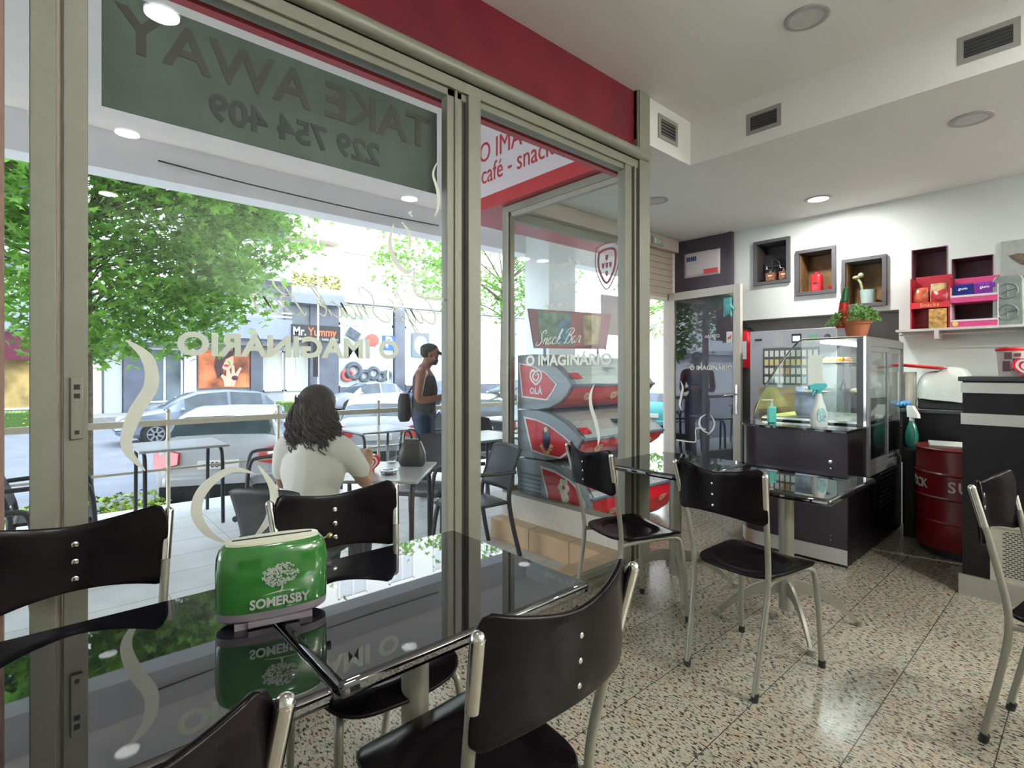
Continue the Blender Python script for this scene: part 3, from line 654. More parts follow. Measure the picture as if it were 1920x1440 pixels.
MB().box(.40, 1.38, 0, .43, 1.555, 1.57).done('roof', STEEL, dc, smooth=0)
MB().box(.398, .425, .012, .055, .92, 1.555).done('corner_post', mat('black_post', (.02, .02, .024), .25), dc)
MB().box(.394, .402, -.004, .012, .92, 1.565).done('post_trim', CHROME, dc)
# rear sliding doors
f = MB()
for x0, x1, y in ((.42, .93, -.012), (.88, 1.36, -.002)):
    f.box(x0, x1, y-.005, y+.005, .62, .67).box(x0, x1, y-.005, y+.005, 1.46, 1.50).box(x0, x0+.035, y-.005, y+.005, .67, 1.46).box(x1-.035, x1, y-.005, y+.005, .67, 1.46)
f.box(.40, 1.38, -.02, .006, 1.50, 1.555).box(.40, 1.38, -.02, .006, .56, .62).box(.40, .42, -.02, .006, .62, 1.5).box(1.36, 1.38, -.02, .006, .62, 1.5)
f.done('sliding_door_frame', mat('case_frame_grey', (.27, .28, .28), .4, metal=.4), dc)
for x0, x1, y in ((.455, .895, -.012), (.915, 1.325, -.002)): MB().box(x0, x1, y-.002, y+.002, .67, 1.46).done('sliding_glass', CASEGL, dc, smooth=0)
MB().tube([(1.33, -.01, .72), (1.33, -.04, .72), (1.33, -.04, .86), (1.33, -.01, .86)], .006, 8).done('handle', CHROME, dc)
ld = bpy.data.lights.new('case_lamp', 'AREA'); ld.shape = 'RECTANGLE'; ld.size = .9; ld.size_y = .03; ld.energy = 7; ld.color = (.92, 1, .98)
lo = bpy.data.objects.new('case_lamp', ld); C.objects.link(lo); lo.location = (.9, .30, 1.522); lo.parent = dc
for z, y1 in ((1.36, .50), (1.13, .62)):
    MB().box(.43, 1.36, .06, y1, z, z+.006).done('glass_shelf', CASEGL, dc, smooth=0)
MB().box(.43, 1.36, .05, .74, .93, .945).done('deck', STEEL, dc, smooth=0)
MB().tube([(.45, .30, 1.54), (1.34, .30, 1.54)], .012, 10).done('light_tube', mat('case_light', (.9, .9, .9), .5, emit=(.9, 1, .97), es=6), dc)
# food and dishes inside
PASTRY = mat('golden_pastry', (.55, .26, .06), .6, var=.35, scale=40, bump=.5); CHINA = mat('white_china', (.72, .73, .72), .25)
random.seed(5)
def dish(lab, x, y, z, r, name='cake_plate', mt=None, stand=0):
    t = thing(name, lab, 'plate', (4+x, 1.13+y, z), 0)
    MB().lathe([(0, .0), (r*.6, 0), (r, .018), (r*.98, .02), (r*.6, .006), (0, .005)], seg=30).done('plate_body', mt or CHINA, t)
    return t
dish('white plate of pastries on the upper shelf of the display case', .70, .27, 1.367, .15)
for i, (dx, dy) in enumerate(((-.07, -.03), (.0, .06), (.06, -.05), (-.02, -.07), (.08, .03), (-.06, .05))):
    o = thing('pastry', 'golden pastry on the upper shelf plate, '+('foremost of the pile', 'at the entrance side of the pile', 'at the door side, further back', 'front one toward the sliding doors', 'rearmost of the pile', 'front one toward the curved glass')[i], 'pastry', (4.70+dx, 1.40+dy, 1.386), random.uniform(0, 180), 'pastries on the upper shelf')
    MB().tube([(-.045, -.012, .012), (-.02, .008, .02), (.02, .008, .02), (.045, -.012, .012)], [.008, .02, .02, .008], 10, smooth=3).done('pastry_body', PASTRY, o)
dish('white platter with small rolls on the lower glass shelf of the display case', .62, .42, 1.137, .12)
for i, (dx, dy) in enumerate(((-.05, 0), (.0, .04), (.05, -.02))):
    o = thing('bread_roll', 'pale small roll on the lower shelf platter, '+('nearest the end glass', 'nearest the curved glass', 'farthest back')[i], 'roll', (4.62+dx, 1.55+dy, 1.158), 0, 'rolls on the lower shelf')
    MB().ball((0, 0, .014), .028, .02, .016).done('roll_body', mat('pale_dough', (.62, .55, .42), .7, bump=.3), o)
for i, (x, y, lab) in enumerate(((.66, .13, 'sandwich roll on the lower glass shelf, nearest the black corner post'), (.78, .17, 'sandwich roll on the lower glass shelf, behind the first sandwich roll'))):
    o = thing('sandwich', lab, 'sandwich', (4+x, 1.13+y, 1.137), 20*i)
    MB().ball((0, 0, .022), .055, .035, .022).done('bread', mat('pale_dough', (.62, .55, .42), .7, bump=.3), o)
    MB().ball((0, 0, .018), .052, .038, .007).done('filling', mat('ham', (.50, .12, .09), .5), o)
tag(MB().box(4.432, 4.435, 1.42, 1.52, 1.20, 1.44).done('price_card', mat('cream_card', (.78, .74, .60), .6)), 'cream card standing behind the end glass of the display case', 'card')
for i, (x, y, h_) in enumerate(((.70, .35, .10), (.78, .42, .12), (.86, .33, .11), (.95, .45, .13), (1.05, .3, .1))):
    o = thing('glass_tumbler', 'clear drinking glass on the case deck, '+('nearest the end glass', 'second from the end glass', 'middle one of the five', 'fourth from the end glass', 'farthest from the end glass')[i], 'glass', (4+x, 1.13+y, .946), 0, 'glasses inside the display case')
    MB().lathe([(.0, 0), (.026, 0), (.033, h_), (.031, h_), (.024, .006), (0, .006)], seg=18).done('tumbler_body', CASEGL, o)
o = thing('soup_tureen', 'large grey plate standing upright inside the case by the sliding doors', 'plate', (4.85, 1.22, 1.06), 0)
MB().lathe([(0, 0), (.08, 0), (.13, .012), (.13, .016), (.08, .006), (0, .006)], seg=32, M=Matrix.Rotation(PI/2, 4, 'X')).done('plate_body', mat('grey_china', (.24, .23, .22), .35), o)
o.name = 'dinner_plate'
tag(MB().box(4.44, 5.30, 1.70, 1.86, .946, .952).done('lemon_tray', mat('lemon_tray', (.60, .62, .18), .5)), 'flat lemon yellow tray on the case deck by the curved glass', 'tray')
_cb = tag(loft(MB(), [(.02, .07, .952), (.04, .085, .99), (.045, .08, 1.09), (.03, .085, 1.16), (.008, .09, 1.19)], 3).done('chip_bag', mat('blue_white_bag', (.45, .50, .68), .4, var=.3, scale=15)), 'blue and white crinkled bag on the deck inside the display case', 'bag'); _cb.location = (4.62, 1.60, 0)
# things on the ledge outside the glass
sb = thing('soap_bottle', 'small turquoise hand gel pump bottle on the ledge of the display case', 'pump bottle', (4.20, 1.70, .918), -40)
MB().box(-.03, .03, -.018, .018, 0, .125).done('bottle', mat('turquoise_gel', (.12, .62, .52), .15, coat=.5), sb, bevel=.008)
MB().cyl((0, 0, .125), (0, 0, .15), .012).cyl((0, 0, .15), (0, 0, .175), .004).box(-.075, .012, -.006, .006, .172, .181).done('pump', WHITE, sb)
sy = thing('spray_bottle', 'white spray bottle with turquoise trigger on the ledge of the display case', 'spray bottle', (4.17, 1.36, .918), -42); sy.scale = (1.25, 1.25, 1.25)
loft(MB(), [(.043, .028, 0), (.047, .031, .02), (.046, .030, .07), (.034, .024, .12), (.020, .018, .155), (.014, .014, .19)], 2.4).done('bottle', mat('milky_plastic', (.68, .72, .70), .3), sy, smooth=50)
MB().lathe([(0, 0), (.026, 0), (.026, .001), (0, .001)], seg=20, sx=1, sy=1.7, M=Matrix.Translation((-.0, -.0305, .065)) @ Matrix.Rotation(PI/2, 4, 'X')).done('label', mat('bottle_label', (.35, .60, .62), .4, var=.5, scale=60), sy)
MB().cyl((0, 0, .19), (0, 0, .212), .016).prism([(-.055, -.012, .212), (-.06, -.012, .235), (-.02, -.012, .25), (.035, -.012, .248), (.045, -.012, .235), (.02, -.012, .212)], (0, .024, 0)).prism([(-.03, -.006, .212), (-.045, -.006, .18), (-.037, -.006, .178), (-.018, -.006, .212)], (0, .012, 0)).done('trigger', mat('turquoise_plastic', (.05, .40, .42), .35), sy, bevel=.002)
# potted plant with little flag on the roof
pl = thing('potted_plant', 'bushy green herb in a terracotta pot on top of the display case', 'plant', (4.53, 1.22, 1.571))
MB().lathe([(0, 0), (.062, 0), (.085, .095), (.094, .095), (.097, .125), (.088, .125), (.080, .10), (0, .10)], seg=32).done('pot', mat('terracotta', (.42, .13, .06), .7, var=.08), pl)
random.seed(9); fo = MB()
for i in range(1500):
    a = random.uniform(0, 2*PI); r = random.random()**.5; zz = random.uniform(0, 1)
    c0 = Vector((math.cos(a)*r*.16*(1-.3*zz), math.sin(a)*r*.16*(1-.3*zz), .115+.13*zz*(1.15-r*.5)))
    if a > PI*.4 and a < PI*.9: c0 += Vector((-.02, .05, -.03))
    d = Vector((random.uniform(-1, 1), random.uniform(-1, 1), random.uniform(-.3, 1))).normalized()*random.uniform(.015, .028); e = d.orthogonal().normalized()*random.uniform(.004, .007)
    fo.poly([c0-d*.5, c0+e, c0+d*.5, c0-e])
fo.done('foliage', mat('fresh_green', (.13, .32, .05), .6, var=.5, scale=20), pl, smooth=0)
fg = thing('paper_flag', 'small drooping green and red flag stuck in the potted plant', 'flag', (4.49, 1.30, 1.70))
MB().tube([(0, 0, -.03), (-.01, .01, .28)], .004, 8).done('stick', mat('pale_wood', (.5, .4, .25), .6), fg)
def flg(z0, z1, w0, w1, m_, nm): MB().grid(lambda u, v: (-.012+.006*math.sin(u*9), -.04+(u*(w0+(w1-w0)*v))-.0, z1+(z0-z1)*v), 8, 6).done(nm, m_, fg, mods=(('SOLIDIFY', dict(thickness=.002)),))
flg(.13, .24, .03, .06, mat('flag_green', (.02, .17, .06), .6), 'green_field'); flg(-.06, .13, .06, .085, mat('flag_red', (.60, .03, .02), .6), 'red_field')
wp = thing('small_pot', 'pale mint flower pot with cactus in the third niche behind the plant', 'pot', (5.93, 1.50, 1.965))
MB().lathe([(0, 0), (.06, 0), (.07, .13), (.0, .13)], seg=24).done('pot_body', mat('mint_ceramic', (.42, .55, .52), .4), wp)
MB().tube([(0, .05, .12), (-.01, .06, .20), (-.01, .09, .25)], .012, 8, smooth=3).ball((-.01, .10, .26), .035, .03, .02).ball((-.01, .06, .28), .025).done('cactus', mat('pale_green_petal', (.35, .42, .22), .6), wp)
# ================================================================ tobacco vending machine
vm = thing('vending_machine', 'tall grey cigarette vending machine with a grid of packs', 'vending machine', (5.42, 1.62, 0))
MG = mat('machine_grey', (.33, .33, .36), .4, metal=.2, var=.03)
MB().box(0, .42, 0, .79, 0.02, 1.72).done('cabinet', MG, vm, bevel=.006)
MB().box(-.004, 0, .14, .66, 1.18, 1.545).done('pack_window', mat('machine_black', (.015, .015, .018), .3), vm)
MB().box(-.004, 0, .12, .70, .50, 1.15).done('front_panel', mat('machine_orange', (.45, .30, .14), .5, var=.7, scale=4), vm)
pk = [mat('pack_%s' % c_, v_, .5) for c_, v_ in (('white', (.72, .72, .68)), ('yellow', (.70, .58, .25)), ('orange', (.60, .33, .14)), ('blue', (.30, .50, .60)), ('green', (.45, .60, .30)))]
random.seed(2)
for r_ in range(4):
    for c_ in range(10):
        o = MB().box(-.010, -.004, .155+c_*.05, .155+c_*.05+.034, 1.20+r_*.086, 1.20+r_*.086+.06).done('pack_button', pk[random.choice([(3, 0, 0, 4), (2, 1, 0, 0), (2, 1, 1, 0), (0, 0, 0, 0)][r_])], vm, smooth=0)
MB().box(-.006, 0, .30, .385, 1.59, 1.675).done('screen_bezel', RUBBER, vm); MB().box(-.008, -.006, .31, .375, 1.605, 1.655).done('screen', mat('lcd', (.5, .55, .7), .3, emit=(.55, .65, .9), es=.7), vm)
p_ = vm.children[-2:]
MB().box(-.007, 0, .165, .235, 1.595, 1.66).done('display', mat('lcd_green', (.05, .12, .06), .3, emit=(.1, .5, .25), es=.25), vm)
MB().box(-.006, 0, .67, .74, 1.62, 1.64).done('coin_slot', RUBBER, vm)
MB().box(-.003, 0, .46, .56, 1.56, 1.69).done('notice_plate', mat('notice_grey', (.45, .45, .46), .5), vm)
MB().lathe([(0, 0), (.026, 0), (.026, .006), (.018, .01), (0, .01)], seg=24, M=Matrix.Translation((0, .075, 1.635)) @ Matrix.Rotation(-PI/2, 4, 'Y')).done('lock', mat('lock_grey', (.12, .12, .13), .3, metal=.6), vm)
fe = thing('fire_extinguisher', 'red fire extinguisher on the wall between the open door and the vending machine', 'fire extinguisher', (5.945, 2.685, 1.35))
MB().box(.0, .094, -.03, .03, .25, .30).done('bracket', STEEL, fe)
MB().lathe([(0, 0), (.06, .0), (.07, .02), (.07, .34), (.055, .40), (.025, .43), (0, .43)], seg=28).done('cylinder', RED, fe)
MB().cyl((0, 0, .43), (0, 0, .47), .018).bar((.0, -.02, .48), (0, .09, .52), .02, .008).bar((0, -.02, .465), (0, .08, .46), .02, .008).done('valve', RUBBER, fe)
MB().tube([(0, -.02, .45), (-.03, -.09, .40), (-.02, -.085, .15), (0, -.07, .02)], .009, 8, smooth=5).done('hose', RUBBER, fe)
MB().box(-.0725, -.069, -.035, .035, .10, .30).done('label', WHITE, fe)
# ================================================================ wall niches and what stands in them
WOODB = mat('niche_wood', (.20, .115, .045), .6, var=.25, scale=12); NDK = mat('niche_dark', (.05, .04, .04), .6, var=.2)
NL = ('dark framed square wall niche holding the hand mill, highest of the three', 'dark framed square wall niche holding the red canister, the middle one', 'dark framed square wall niche behind the potted plant, lowest of the three')
for i in range(3):
    y1, y0, z0, z1 = NY[i]; t = thing('wall_niche', NL[i], 'niche', (5.85, (y0+y1)/2, (z0+z1)/2), 0, 'framed wall niches')
    w_, h_ = (y1-y0)/2, (z1-z0)/2; b = .034
    MB().box(-.035, .22, -w_, w_, h_-b, h_).box(-.035, .22, -w_, w_, -h_, -h_+b).box(-.035, .22, -w_, -w_+b, -h_+b, h_-b).box(-.035, .22, w_-b, w_, -h_+b, h_-b).done('frame', DGREY, t, bevel=.002)
    q = .002; ww, hh = w_-b-q, h_-b-q
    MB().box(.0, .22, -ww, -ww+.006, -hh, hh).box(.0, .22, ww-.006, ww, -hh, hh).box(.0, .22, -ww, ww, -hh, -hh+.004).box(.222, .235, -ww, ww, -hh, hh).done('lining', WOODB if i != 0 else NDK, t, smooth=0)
for i, lab in ((3, 'plain open niche behind the red snack stand'), (4, 'plain open niche behind the pink chewing gum stand')):
    y1, y0, z0, z1 = NY[i]; t = thing('wall_niche', lab, 'niche', (5.85, (y0+y1)/2, (z0+z1)/2), 0, 'plain wall niches'); w_, h_ = (y1-y0)/2, (z1-z0)/2
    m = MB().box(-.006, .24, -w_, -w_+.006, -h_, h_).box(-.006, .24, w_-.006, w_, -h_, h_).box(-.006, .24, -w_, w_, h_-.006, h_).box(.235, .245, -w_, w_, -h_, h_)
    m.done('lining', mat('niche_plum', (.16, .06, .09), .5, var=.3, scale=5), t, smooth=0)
nz = NY[0][2]+.042
hm = thing('hand_mill', 'dark cast iron hand mill with wheel in the highest wall niche', 'mill', (5.95, 2.40, nz))
MB().tube([(0, .075*math.cos(a*PI/12), .17+.075*math.sin(a*PI/12)) for a in range(24)], .009, 8, closed=True).box(-.01, .01, -.07, .07, .165, .175).box(-.01, .01, -.005, .005, .10, .24).done('wheel', mat('cast_iron', (.04, .05, .055), .4, metal=.5), hm)
MB().lathe([(0, 0), (.07, 0), (.06, .04), (.03, .07), (.035, .13), (.0, .14)], (.05, 0, 0), 20).done('mill_body', mat('cast_iron', (.04, .05, .055), .4, metal=.5), hm)
for y, lab in ((2.385, 'small wooden coffee grinder in front of the hand mill'), (2.25, 'small wooden coffee grinder partly hidden by the right side of the highest niche')):
    t = thing('coffee_grinder', lab, 'coffee grinder', (5.875, y, nz), 0, 'wooden coffee grinders')
    MB().box(-.03, .03, -.045, .045, 0, .075).box(-.035, .035, -.05, .05, .075, .085).done('box', mat('red_wood', (.26, .09, .04), .45, var=.2), t, bevel=.002)
    MB().box(-.032, -.030, -.022, .022, .045, .06).ball((-.033, 0, .025), .005).done('drawer_plate', mat('pale_tag', (.65, .6, .5), .5), t)
    MB().lathe([(0, .085), (.03, .085), (.02, .11), (0, .12)], seg=16).tube([(0, 0, .12), (0, .04, .13), (0, .045, .15)], .004, 6).ball((0, .045, .155), .009).done('crank', CHROME, t)
nz = NY[1][2]+.042
t = thing('canister', 'bright red tin canister in the middle wall niche', 'canister', (5.91, 1.945, nz))
loft(MB(), [(.05, .05, 0), (.052, .052, .01), (.052, .052, .15), (.046, .046, .165), (.03, .03, .17)], 4).done('canister_body', RED, t); MB().lathe([(0, 0), (.025, 0), (.027, .02), (0, .03)], (0, 0, .17), 20).done('lid', RED, t); MB().box(-.054, -.052, -.02, .02, .07, .085).done('label', RUBBER, t)
t = thing('cup', 'small red cup at the right of the red canister', 'cup', (5.93, 1.81, nz)); MB().lathe([(0, 0), (.025, 0), (.033, .05), (.030, .05), (.02, .006), (0, .006)], seg=22).done('cup_body', RED, t); MB().tube([(-.03, 0, .012), (-.05, 0, .025), (-.03, 0, .04)], .004, 8, smooth=4).done('handle', RED, t); MB().lathe([(0, -.001), (.045, .0), (.05, .006), (0, .004)], seg=24).done('saucer', RED, t)
# paper notice on the dark panel
pn = thing('paper_notice', 'white printed paper notice with blue and red blocks on the dark panel above the door', 'notice', (5.797, 3.14, 2.578), 0)
MB().grid(lambda u, v: (-.004-.012*math.sin(u*PI)*v, .225-.45*u, -.145+.29*v), 10, 6).done('sheet', mat('pinkish_paper', (.62, .56, .58), .7, var=.02), pn, mods=(('SOLIDIFY', dict(thickness=.001)),))
p = MB()
for i, a in enumerate((.18, .155, .125, .10, .075)): p.box(-.020, -.018, a-.010, a+.010, .045, .10)
p.done('blue_print', mat('print_blue', (.03, .08, .22), .5), pn); MB().box(-.020, -.018, -.20, -.03, -.125, -.07).done('red_print', mat('print_red', (.62, .06, .06), .5), pn)
# ================================================================ shelf with snack stands
t = thing('wall_shelf', 'long white metal wall shelf with a rail under it', 'shelf', (5.85, 0, 1.66)); MB().box(-.22, -.001, -1.2, 1.22, 0, .02).done('board', mat('shelf_white', (.6, .59, .55), .4), t)
MB().tube([(-.2, 1.19, -.03), (-.2, -1.2, -.03)], .006, 8).done('rail', CHROME, t); MB().box(-.22, -.001, .92, .95, -.07, 0).box(-.22, -.001, -.3, -.27, -.07, 0).done('bracket', mat('shelf_white', (.6, .59, .55), .4), t)
SR = mat('snack_red', (.42, .02, .04), .4, var=.1)
t = thing('snack_stand', 'red two-tier cardboard snack stand on the wall shelf', 'display stand', (5.66, .985, 1.681))
MB().box(.0, .17, .125, .135, 0, .44).box(0, .17, -.135, -.125, 0, .42).box(.165, .175, -.125, .125, 0, .47).box(0, .165, -.125, .125, .185, .195).done('carton', SR, t)
MB().box(-.01, 0, -.135, .135, .175, .225).done('tray_lip', RED, t); MB().box(-.006, -.001, -.115, .005, .0, .165).done('snack_print', mat('snack_gold', (.50, .28, .08), .5, var=.6, scale=30), t)
text('logo_lettering', 'Snacks', .045, (-.011, .0, .20), (90, 0, -90), mat('gold_print', (.75, .55, .15), .5), t, sx=1.1)
bags = [('snack_bag', mat('bag_a', (.60, .12, .05), .3, var=.5, scale=12)), ('snack_bag', mat('bag_b', (.55, .40, .20), .3, var=.6, scale=14)), ('snack_bag', mat('bag_c', (.45, .03, .04), .3, var=.3, scale=12))]
for i, (y, z, m_, lab) in enumerate(((.07, .27, 0, 'red snack bag leaning in the upper tier at the left'), (-.06, .30, 1, 'multicoloured crisp bag at the back right of the upper tier'), (-.07, .235, 2, 'dark red snack bag at the front right of the upper tier'))):
    o = thing(bags[m_][0], lab, 'snack bag', (5.70-.02*(m_ == 2), .985+y, 1.681+.196), (-8, 6, -4)[i], 'snack bags on the red stand')
    MB().grid(lambda u, v: (-.03*math.sin(u*PI)*math.sin(v*PI), .055-.11*u, (z-.196+.10)*v*.9), 8, 8).done('bag_front', bags[m_][1], o, mods=(('SOLIDIFY', dict(thickness=.012, offset=-1)),))
PK = mat('gum_pink', (.62, .06, .22), .4, var=.1); GW = mat('gum_white', (.70, .62, .66), .4)
t = thing('gum_stand', 'pink and white chewing gum stand on the wall shelf', 'display stand', (5.66, .70, 1.681))
MB().box(-.005, .17, -.145, .145, 0, .055).done('tray', PK, t, bevel=.003); MB().box(-.005, .17, -.145, .145, .20, .255).done('tray', PK, t, bevel=.003); MB().box(0, .17, .142, .148, .0, .33).box(0, .17, -.148, -.142, 0, .33).box(-.007, -.005, -.145, .145, .245, .262).box(-.007, -.005, -.145, .145, .045, .06).done('side_panel', GW, t)
MB().box(.15, .17, -.142, .142, .255, .42).done('back_panel', PK, t); MB().lathe([(0, 0), (.02, 0), (.02, .001), (0, .001)], seg=20, M=Matrix.Translation((-.006, .115, .027)) @ Matrix.Rotation(-PI/2, 4, 'Y')).done('badge', mat('gold_print', (.75, .55, .15), .5), t)
for y, col, lab in ((.07, (.02, .05, .30), 'dark blue box of gum packs on the upper tray'), (-.065, (.28, .07, .50), 'purple box of gum packs on the upper tray')):
    o = thing('gum_box', lab, 'gum box', (5.72, .70+y, 1.681+.257), 0, 'boxes on the gum stand')
    MB().cbox((0, 0, .05), (.05, .125, .10), ry=-18).done('box_body', mat('gum_'+lab[:4], col, .3, var=.4, scale=10), o)
    text('gum_lettering', 'Trident' if 0 else 'gum', .035, (-.042, 0, .06), (72, 0, -90), VINYL, o)
t = thing('metal_plate', 'embossed pewter plate with two round handles standing on the shelf', 'metal plate', (5.70, .50, 1.681)); PW = mat('pewter', (.26, .30, .28), .35, metal=.5, var=.25, scale=12)
loft(MB(), [(.008, .085, 0), (.01, .09, .02), (.01, .09, .36), (.008, .07, .39)], 4).done('plate_body', PW, t)
for z in (.10, .27):
    MB().tube([(-.012, .06*math.cos(a*PI/12), z+.06*math.sin(a*PI/12)) for a in range(24)], .006, 8, closed=True).tube([(-.014, .035, z-.02), (-.016, 0, z), (-.014, -.05, z+.02)], .005, 8).tube([(-.014, .0, z-.045), (-.014, 0, z+.04)], .005, 8).done('round_handle', PW, t)
t = thing('wall_picture', 'grey wall picture with a dark leaf-like shape at the right edge', 'picture', (5.84, .38, 2.20)); MB().box(-.01, .008, -.17, .17, -.13, .17).done('panel', mat('picture_grey', (.36, .38, .36), .5, var=.1), t)
MB().prism([(-.011, .13, .05), (-.011, .07, .06), (-.011, -.05, .03), (-.011, -.14, -.03), (-.011, -.02, -.06), (-.011, .06, -.03)], (-.002, 0, 0)).done('leaf_shape', mat('leaf_brown', (.12, .09, .06), .5, var=.5), t)
# ================================================================ back bar and machine under a cloth
t = thing('back_bar', 'black back bar counter along the far wall behind the passage', 'counter', (5.3, 0, 0))
MB().box(0, .53, -3, 1.10, 0.06, .98).box(.03, .53, -3, 1.10, 0, .06).done('cabinet', LAMBK, t); MB().box(-.02, .53, -3, 1.11, .98, 1.01).done('worktop', mat('bar_top', (.03, .03, .035), .25), t, bevel=.004)
t = thing('covered_machine', 'bar machine draped with a white plastic sheet on the back bar', 'machine', (5.52, .86, 1.01))
MB().box(-.12, .16, -.16, .16, 0, .09).done('machine_base', RUBBER, t, bevel=.006)
def drape(u, v):
    a = u*2*PI; r = 1+.03*math.sin(5*a)*(1-v); p_ = .5
    x = math.copysign(abs(math.cos(a))**p_, math.cos(a)); y = math.copysign(abs(math.sin(a))**p_, math.sin(a))
    k_ = math.cos(v*PI/2)**.45 if v < 1 else 0
    return (x*.15*r*k_, y*.18*r*k_, .07+.27*math.sin(v*PI/2)**.7*(1-.12*(y > .3)) + .012*math.sin(3*a)*(1-v))
MB().grid(drape, 60, 16).done('plastic_sheet', mat('milky_sheet', (.60, .62, .58), .35, var=.05, bump=.4, scale=14), t, smooth=60)
t = thing('towel', 'off-white kitchen towel hanging between the display case and the covered machine', 'towel', (5.42, 1.10, 1.01))
MB().grid(lambda u, v: (.02*math.sin(u*9), .06-.13*u, .30-.40*v*(1-.25*abs(u-.5))), 14, 6).done('cloth', mat('towel_cloth', (.52, .50, .42), .9), t, mods=(('SOLIDIFY', dict(thickness=.02)),))
t = thing('serving_tray', 'bright red plastic tray lying tilted on the covered machine', 'tray', (5.47, 1.02, 1.345), -12)
loft(MB(), [(.10, .17, 0), (.12, .19, .018), (.118, .188, .02), (.098, .168, .004)], 5).done('tray_body', mat('tray_red', (.60, .02, .02), .3), t).rotation_euler = (R(6), 0, 0)
t = thing('waste_bin', 'black bin in the passage behind the display case', 'bin', (5.19, 1.02, 0)); loft(MB(), [(.06, .045, 0), (.07, .05, .68), (.072, .052, .70), (.068, .048, .71)], 5).done('bin_body', RUBBER, t)
t = thing('spray_bottle', 'green spray bottle with white trigger standing on the black bin', 'spray bottle', (5.16, 1.01, .711), 60)
loft(MB(), [(.036, .036, 0), (.042, .042, .01), (.044, .044, .10), (.03, .03, .17), (.014, .014, .21)], 2).done('bottle', mat('green_plastic', (.02, .16, .12), .1, coat=.6), t, smooth=50); MB().cyl((0, 0, .21), (0, 0, .24), .017).prism([(-.06, -.014, .235), (-.055, -.014, .265), (-.01, -.014, .33), (.035, -.014, .33), (.03, -.014, .24)], (0, .028, 0)).done('trigger', WHITE, t)
t = thing('rubber_glove', 'crumpled blue rubber glove on the edge beside the green spray bottle', 'glove', (5.36, 1.10, 1.045)); m = MB().ball((0, 0, 0), .04, .05, .03)
for i in range(4): m.tube([(-.02, -.03+i*.02, .0), (-.07, -.04+i*.025, .0-.006*i)], [.011, .009], 8)
m.done('glove_body', mat('blue_rubber', (.08, .25, .48), .4), t)
t = thing('oil_drum', 'dark red oil drum with white beer lettering in the passage', 'drum', (4.97, .665, 0))
dp = [(0, .06), (.275, .06), (.28, .07), (.28, .24), (.288, .25), (.28, .26), (.28, .41), (.288, .42), (.28, .43), (.28, .58), (.288, .59), (.28, .60), (.28, .75), (.288, .76), (.28, .77), (0, .76)]
MB().lathe(dp, seg=48).done('drum_body', REDD, t); MB().cyl((0, 0, 0), (0, 0, .06), .24).done('drum_base', RUBBER, t)
lt = MB()
def bent(body, ang0, z, size, m_):
    n_ = len(body); st = size*.66/.283
    for i, ch in enumerate(body):
        if ch == ' ': continue
        a = R(ang0)+st*i
        text('brand_lettering', ch, size, (.2815*math.cos(a), .2815*math.sin(a), z), (90, 0, math.degrees(a)+90), m_, t, ext=.001, bold=.002)
DW = mat('drum_white', (.58, .52, .50), .5)
bent('SUPER', 174, .505, .105, DW); bent('BOCK', 100, .505, .09, DW)
tag(MB().cbox((4.94, .68, .779), (.34, .36, .018), rz=12).done('folded_cloth', mat('grey_cloth', (.45, .44, .42), .9, bump=.5)), 'white folded cloth lying on top of the oil drum', 'cloth')
# ================================================================ bar counter on the right
t = thing('bar_counter', 'tall dark bar counter with two steel bands and a steel kick plate at the right', 'counter', (4.06, .56, 0))
MB().box(.01, .62, -2.6, -.006, .12, 1.262).done('body', LAMBK, t); MB().box(-.012, .66, -2.62, .012, 1.258, 1.285).done('worktop', mat('bar_top', (.03, .03, .035), .25), t, bevel=.004)
for z0, z1 in ((1.19, 1.25), (1.005, 1.07)): MB().box(-.002, .012, -2.6, .0, z0, z1).box(.012, .6, -.006, 0, z0, z1).done('steel_band', STEEL, t)
MB().box(-.008, .62, -2.6, .01, 0, .12).done('kick_plate', STEEL, t); MB().cyl((-.0095, -.075, .075), (-.008, -.075, .075), .005).done('screw', CHROME, t)
gr = MB().box(.002, .01, -.50, -.13, .12, .44).done('grille', mat('grille_cream', (.40, .38, .31), .5), t); MB().box(-.004, .003, -.50, -.13, .43, .445).box(-.004, .003, -.50, -.13, .115, .13).box(-.004, .003, -.145, -.13, .13, .43).box(-.004, .003, -.50, -.485, .13, .43).done('grille_border', mat('grille_cream', (.40, .38, .31), .5), gr)
m = MB()
for r_ in range(22):
    for c_ in range(11): y = -.19-c_*.024-.012*(r_ % 2); m.box(.0005, .0025, y-.008, y+.008, .155+r_*.0118, .1605+r_*.0118)
m.done('perforations', mat('vent_dark', (.03, .03, .035), .8), gr, smooth=0)
t = thing('sweets_bucket', 'white bucket with red print and red lid on the bar counter', 'bucket', (4.22, .345, 1.286)); MB().lathe([(0, 0), (.066, 0), (.076, .15), (0, .15)], seg=32).done('bucket_body', mat('bucket_print', (.62, .55, .52), .4, var=.12, scale=9), t)
MB().lathe([(0, .148), (.080, .148), (.083, .158), (.080, .168), (0, .168)], seg=32).done('lid', RED, t); m = MB()
for a, z, w_, h_ in ((160, .03, .035, .06), (166, .10, .035, .04), (192, .035, .03, .07), (196, .115, .03, .02), (214, .06, .03, .05)): m.prism([(.0775*math.cos(R(a+x)), .0775*math.sin(R(a+x)), z+zz) for x, zz in ((-18*w_/.03*.6, 0), (18*w_/.03*.6, 0), (18*w_/.03*.6, h_), (-18*w_/.03*.6, h_))], (-.002, -.001, 0))
m.done('print', mat('dark_print', (.10, .03, .04), .5), t)
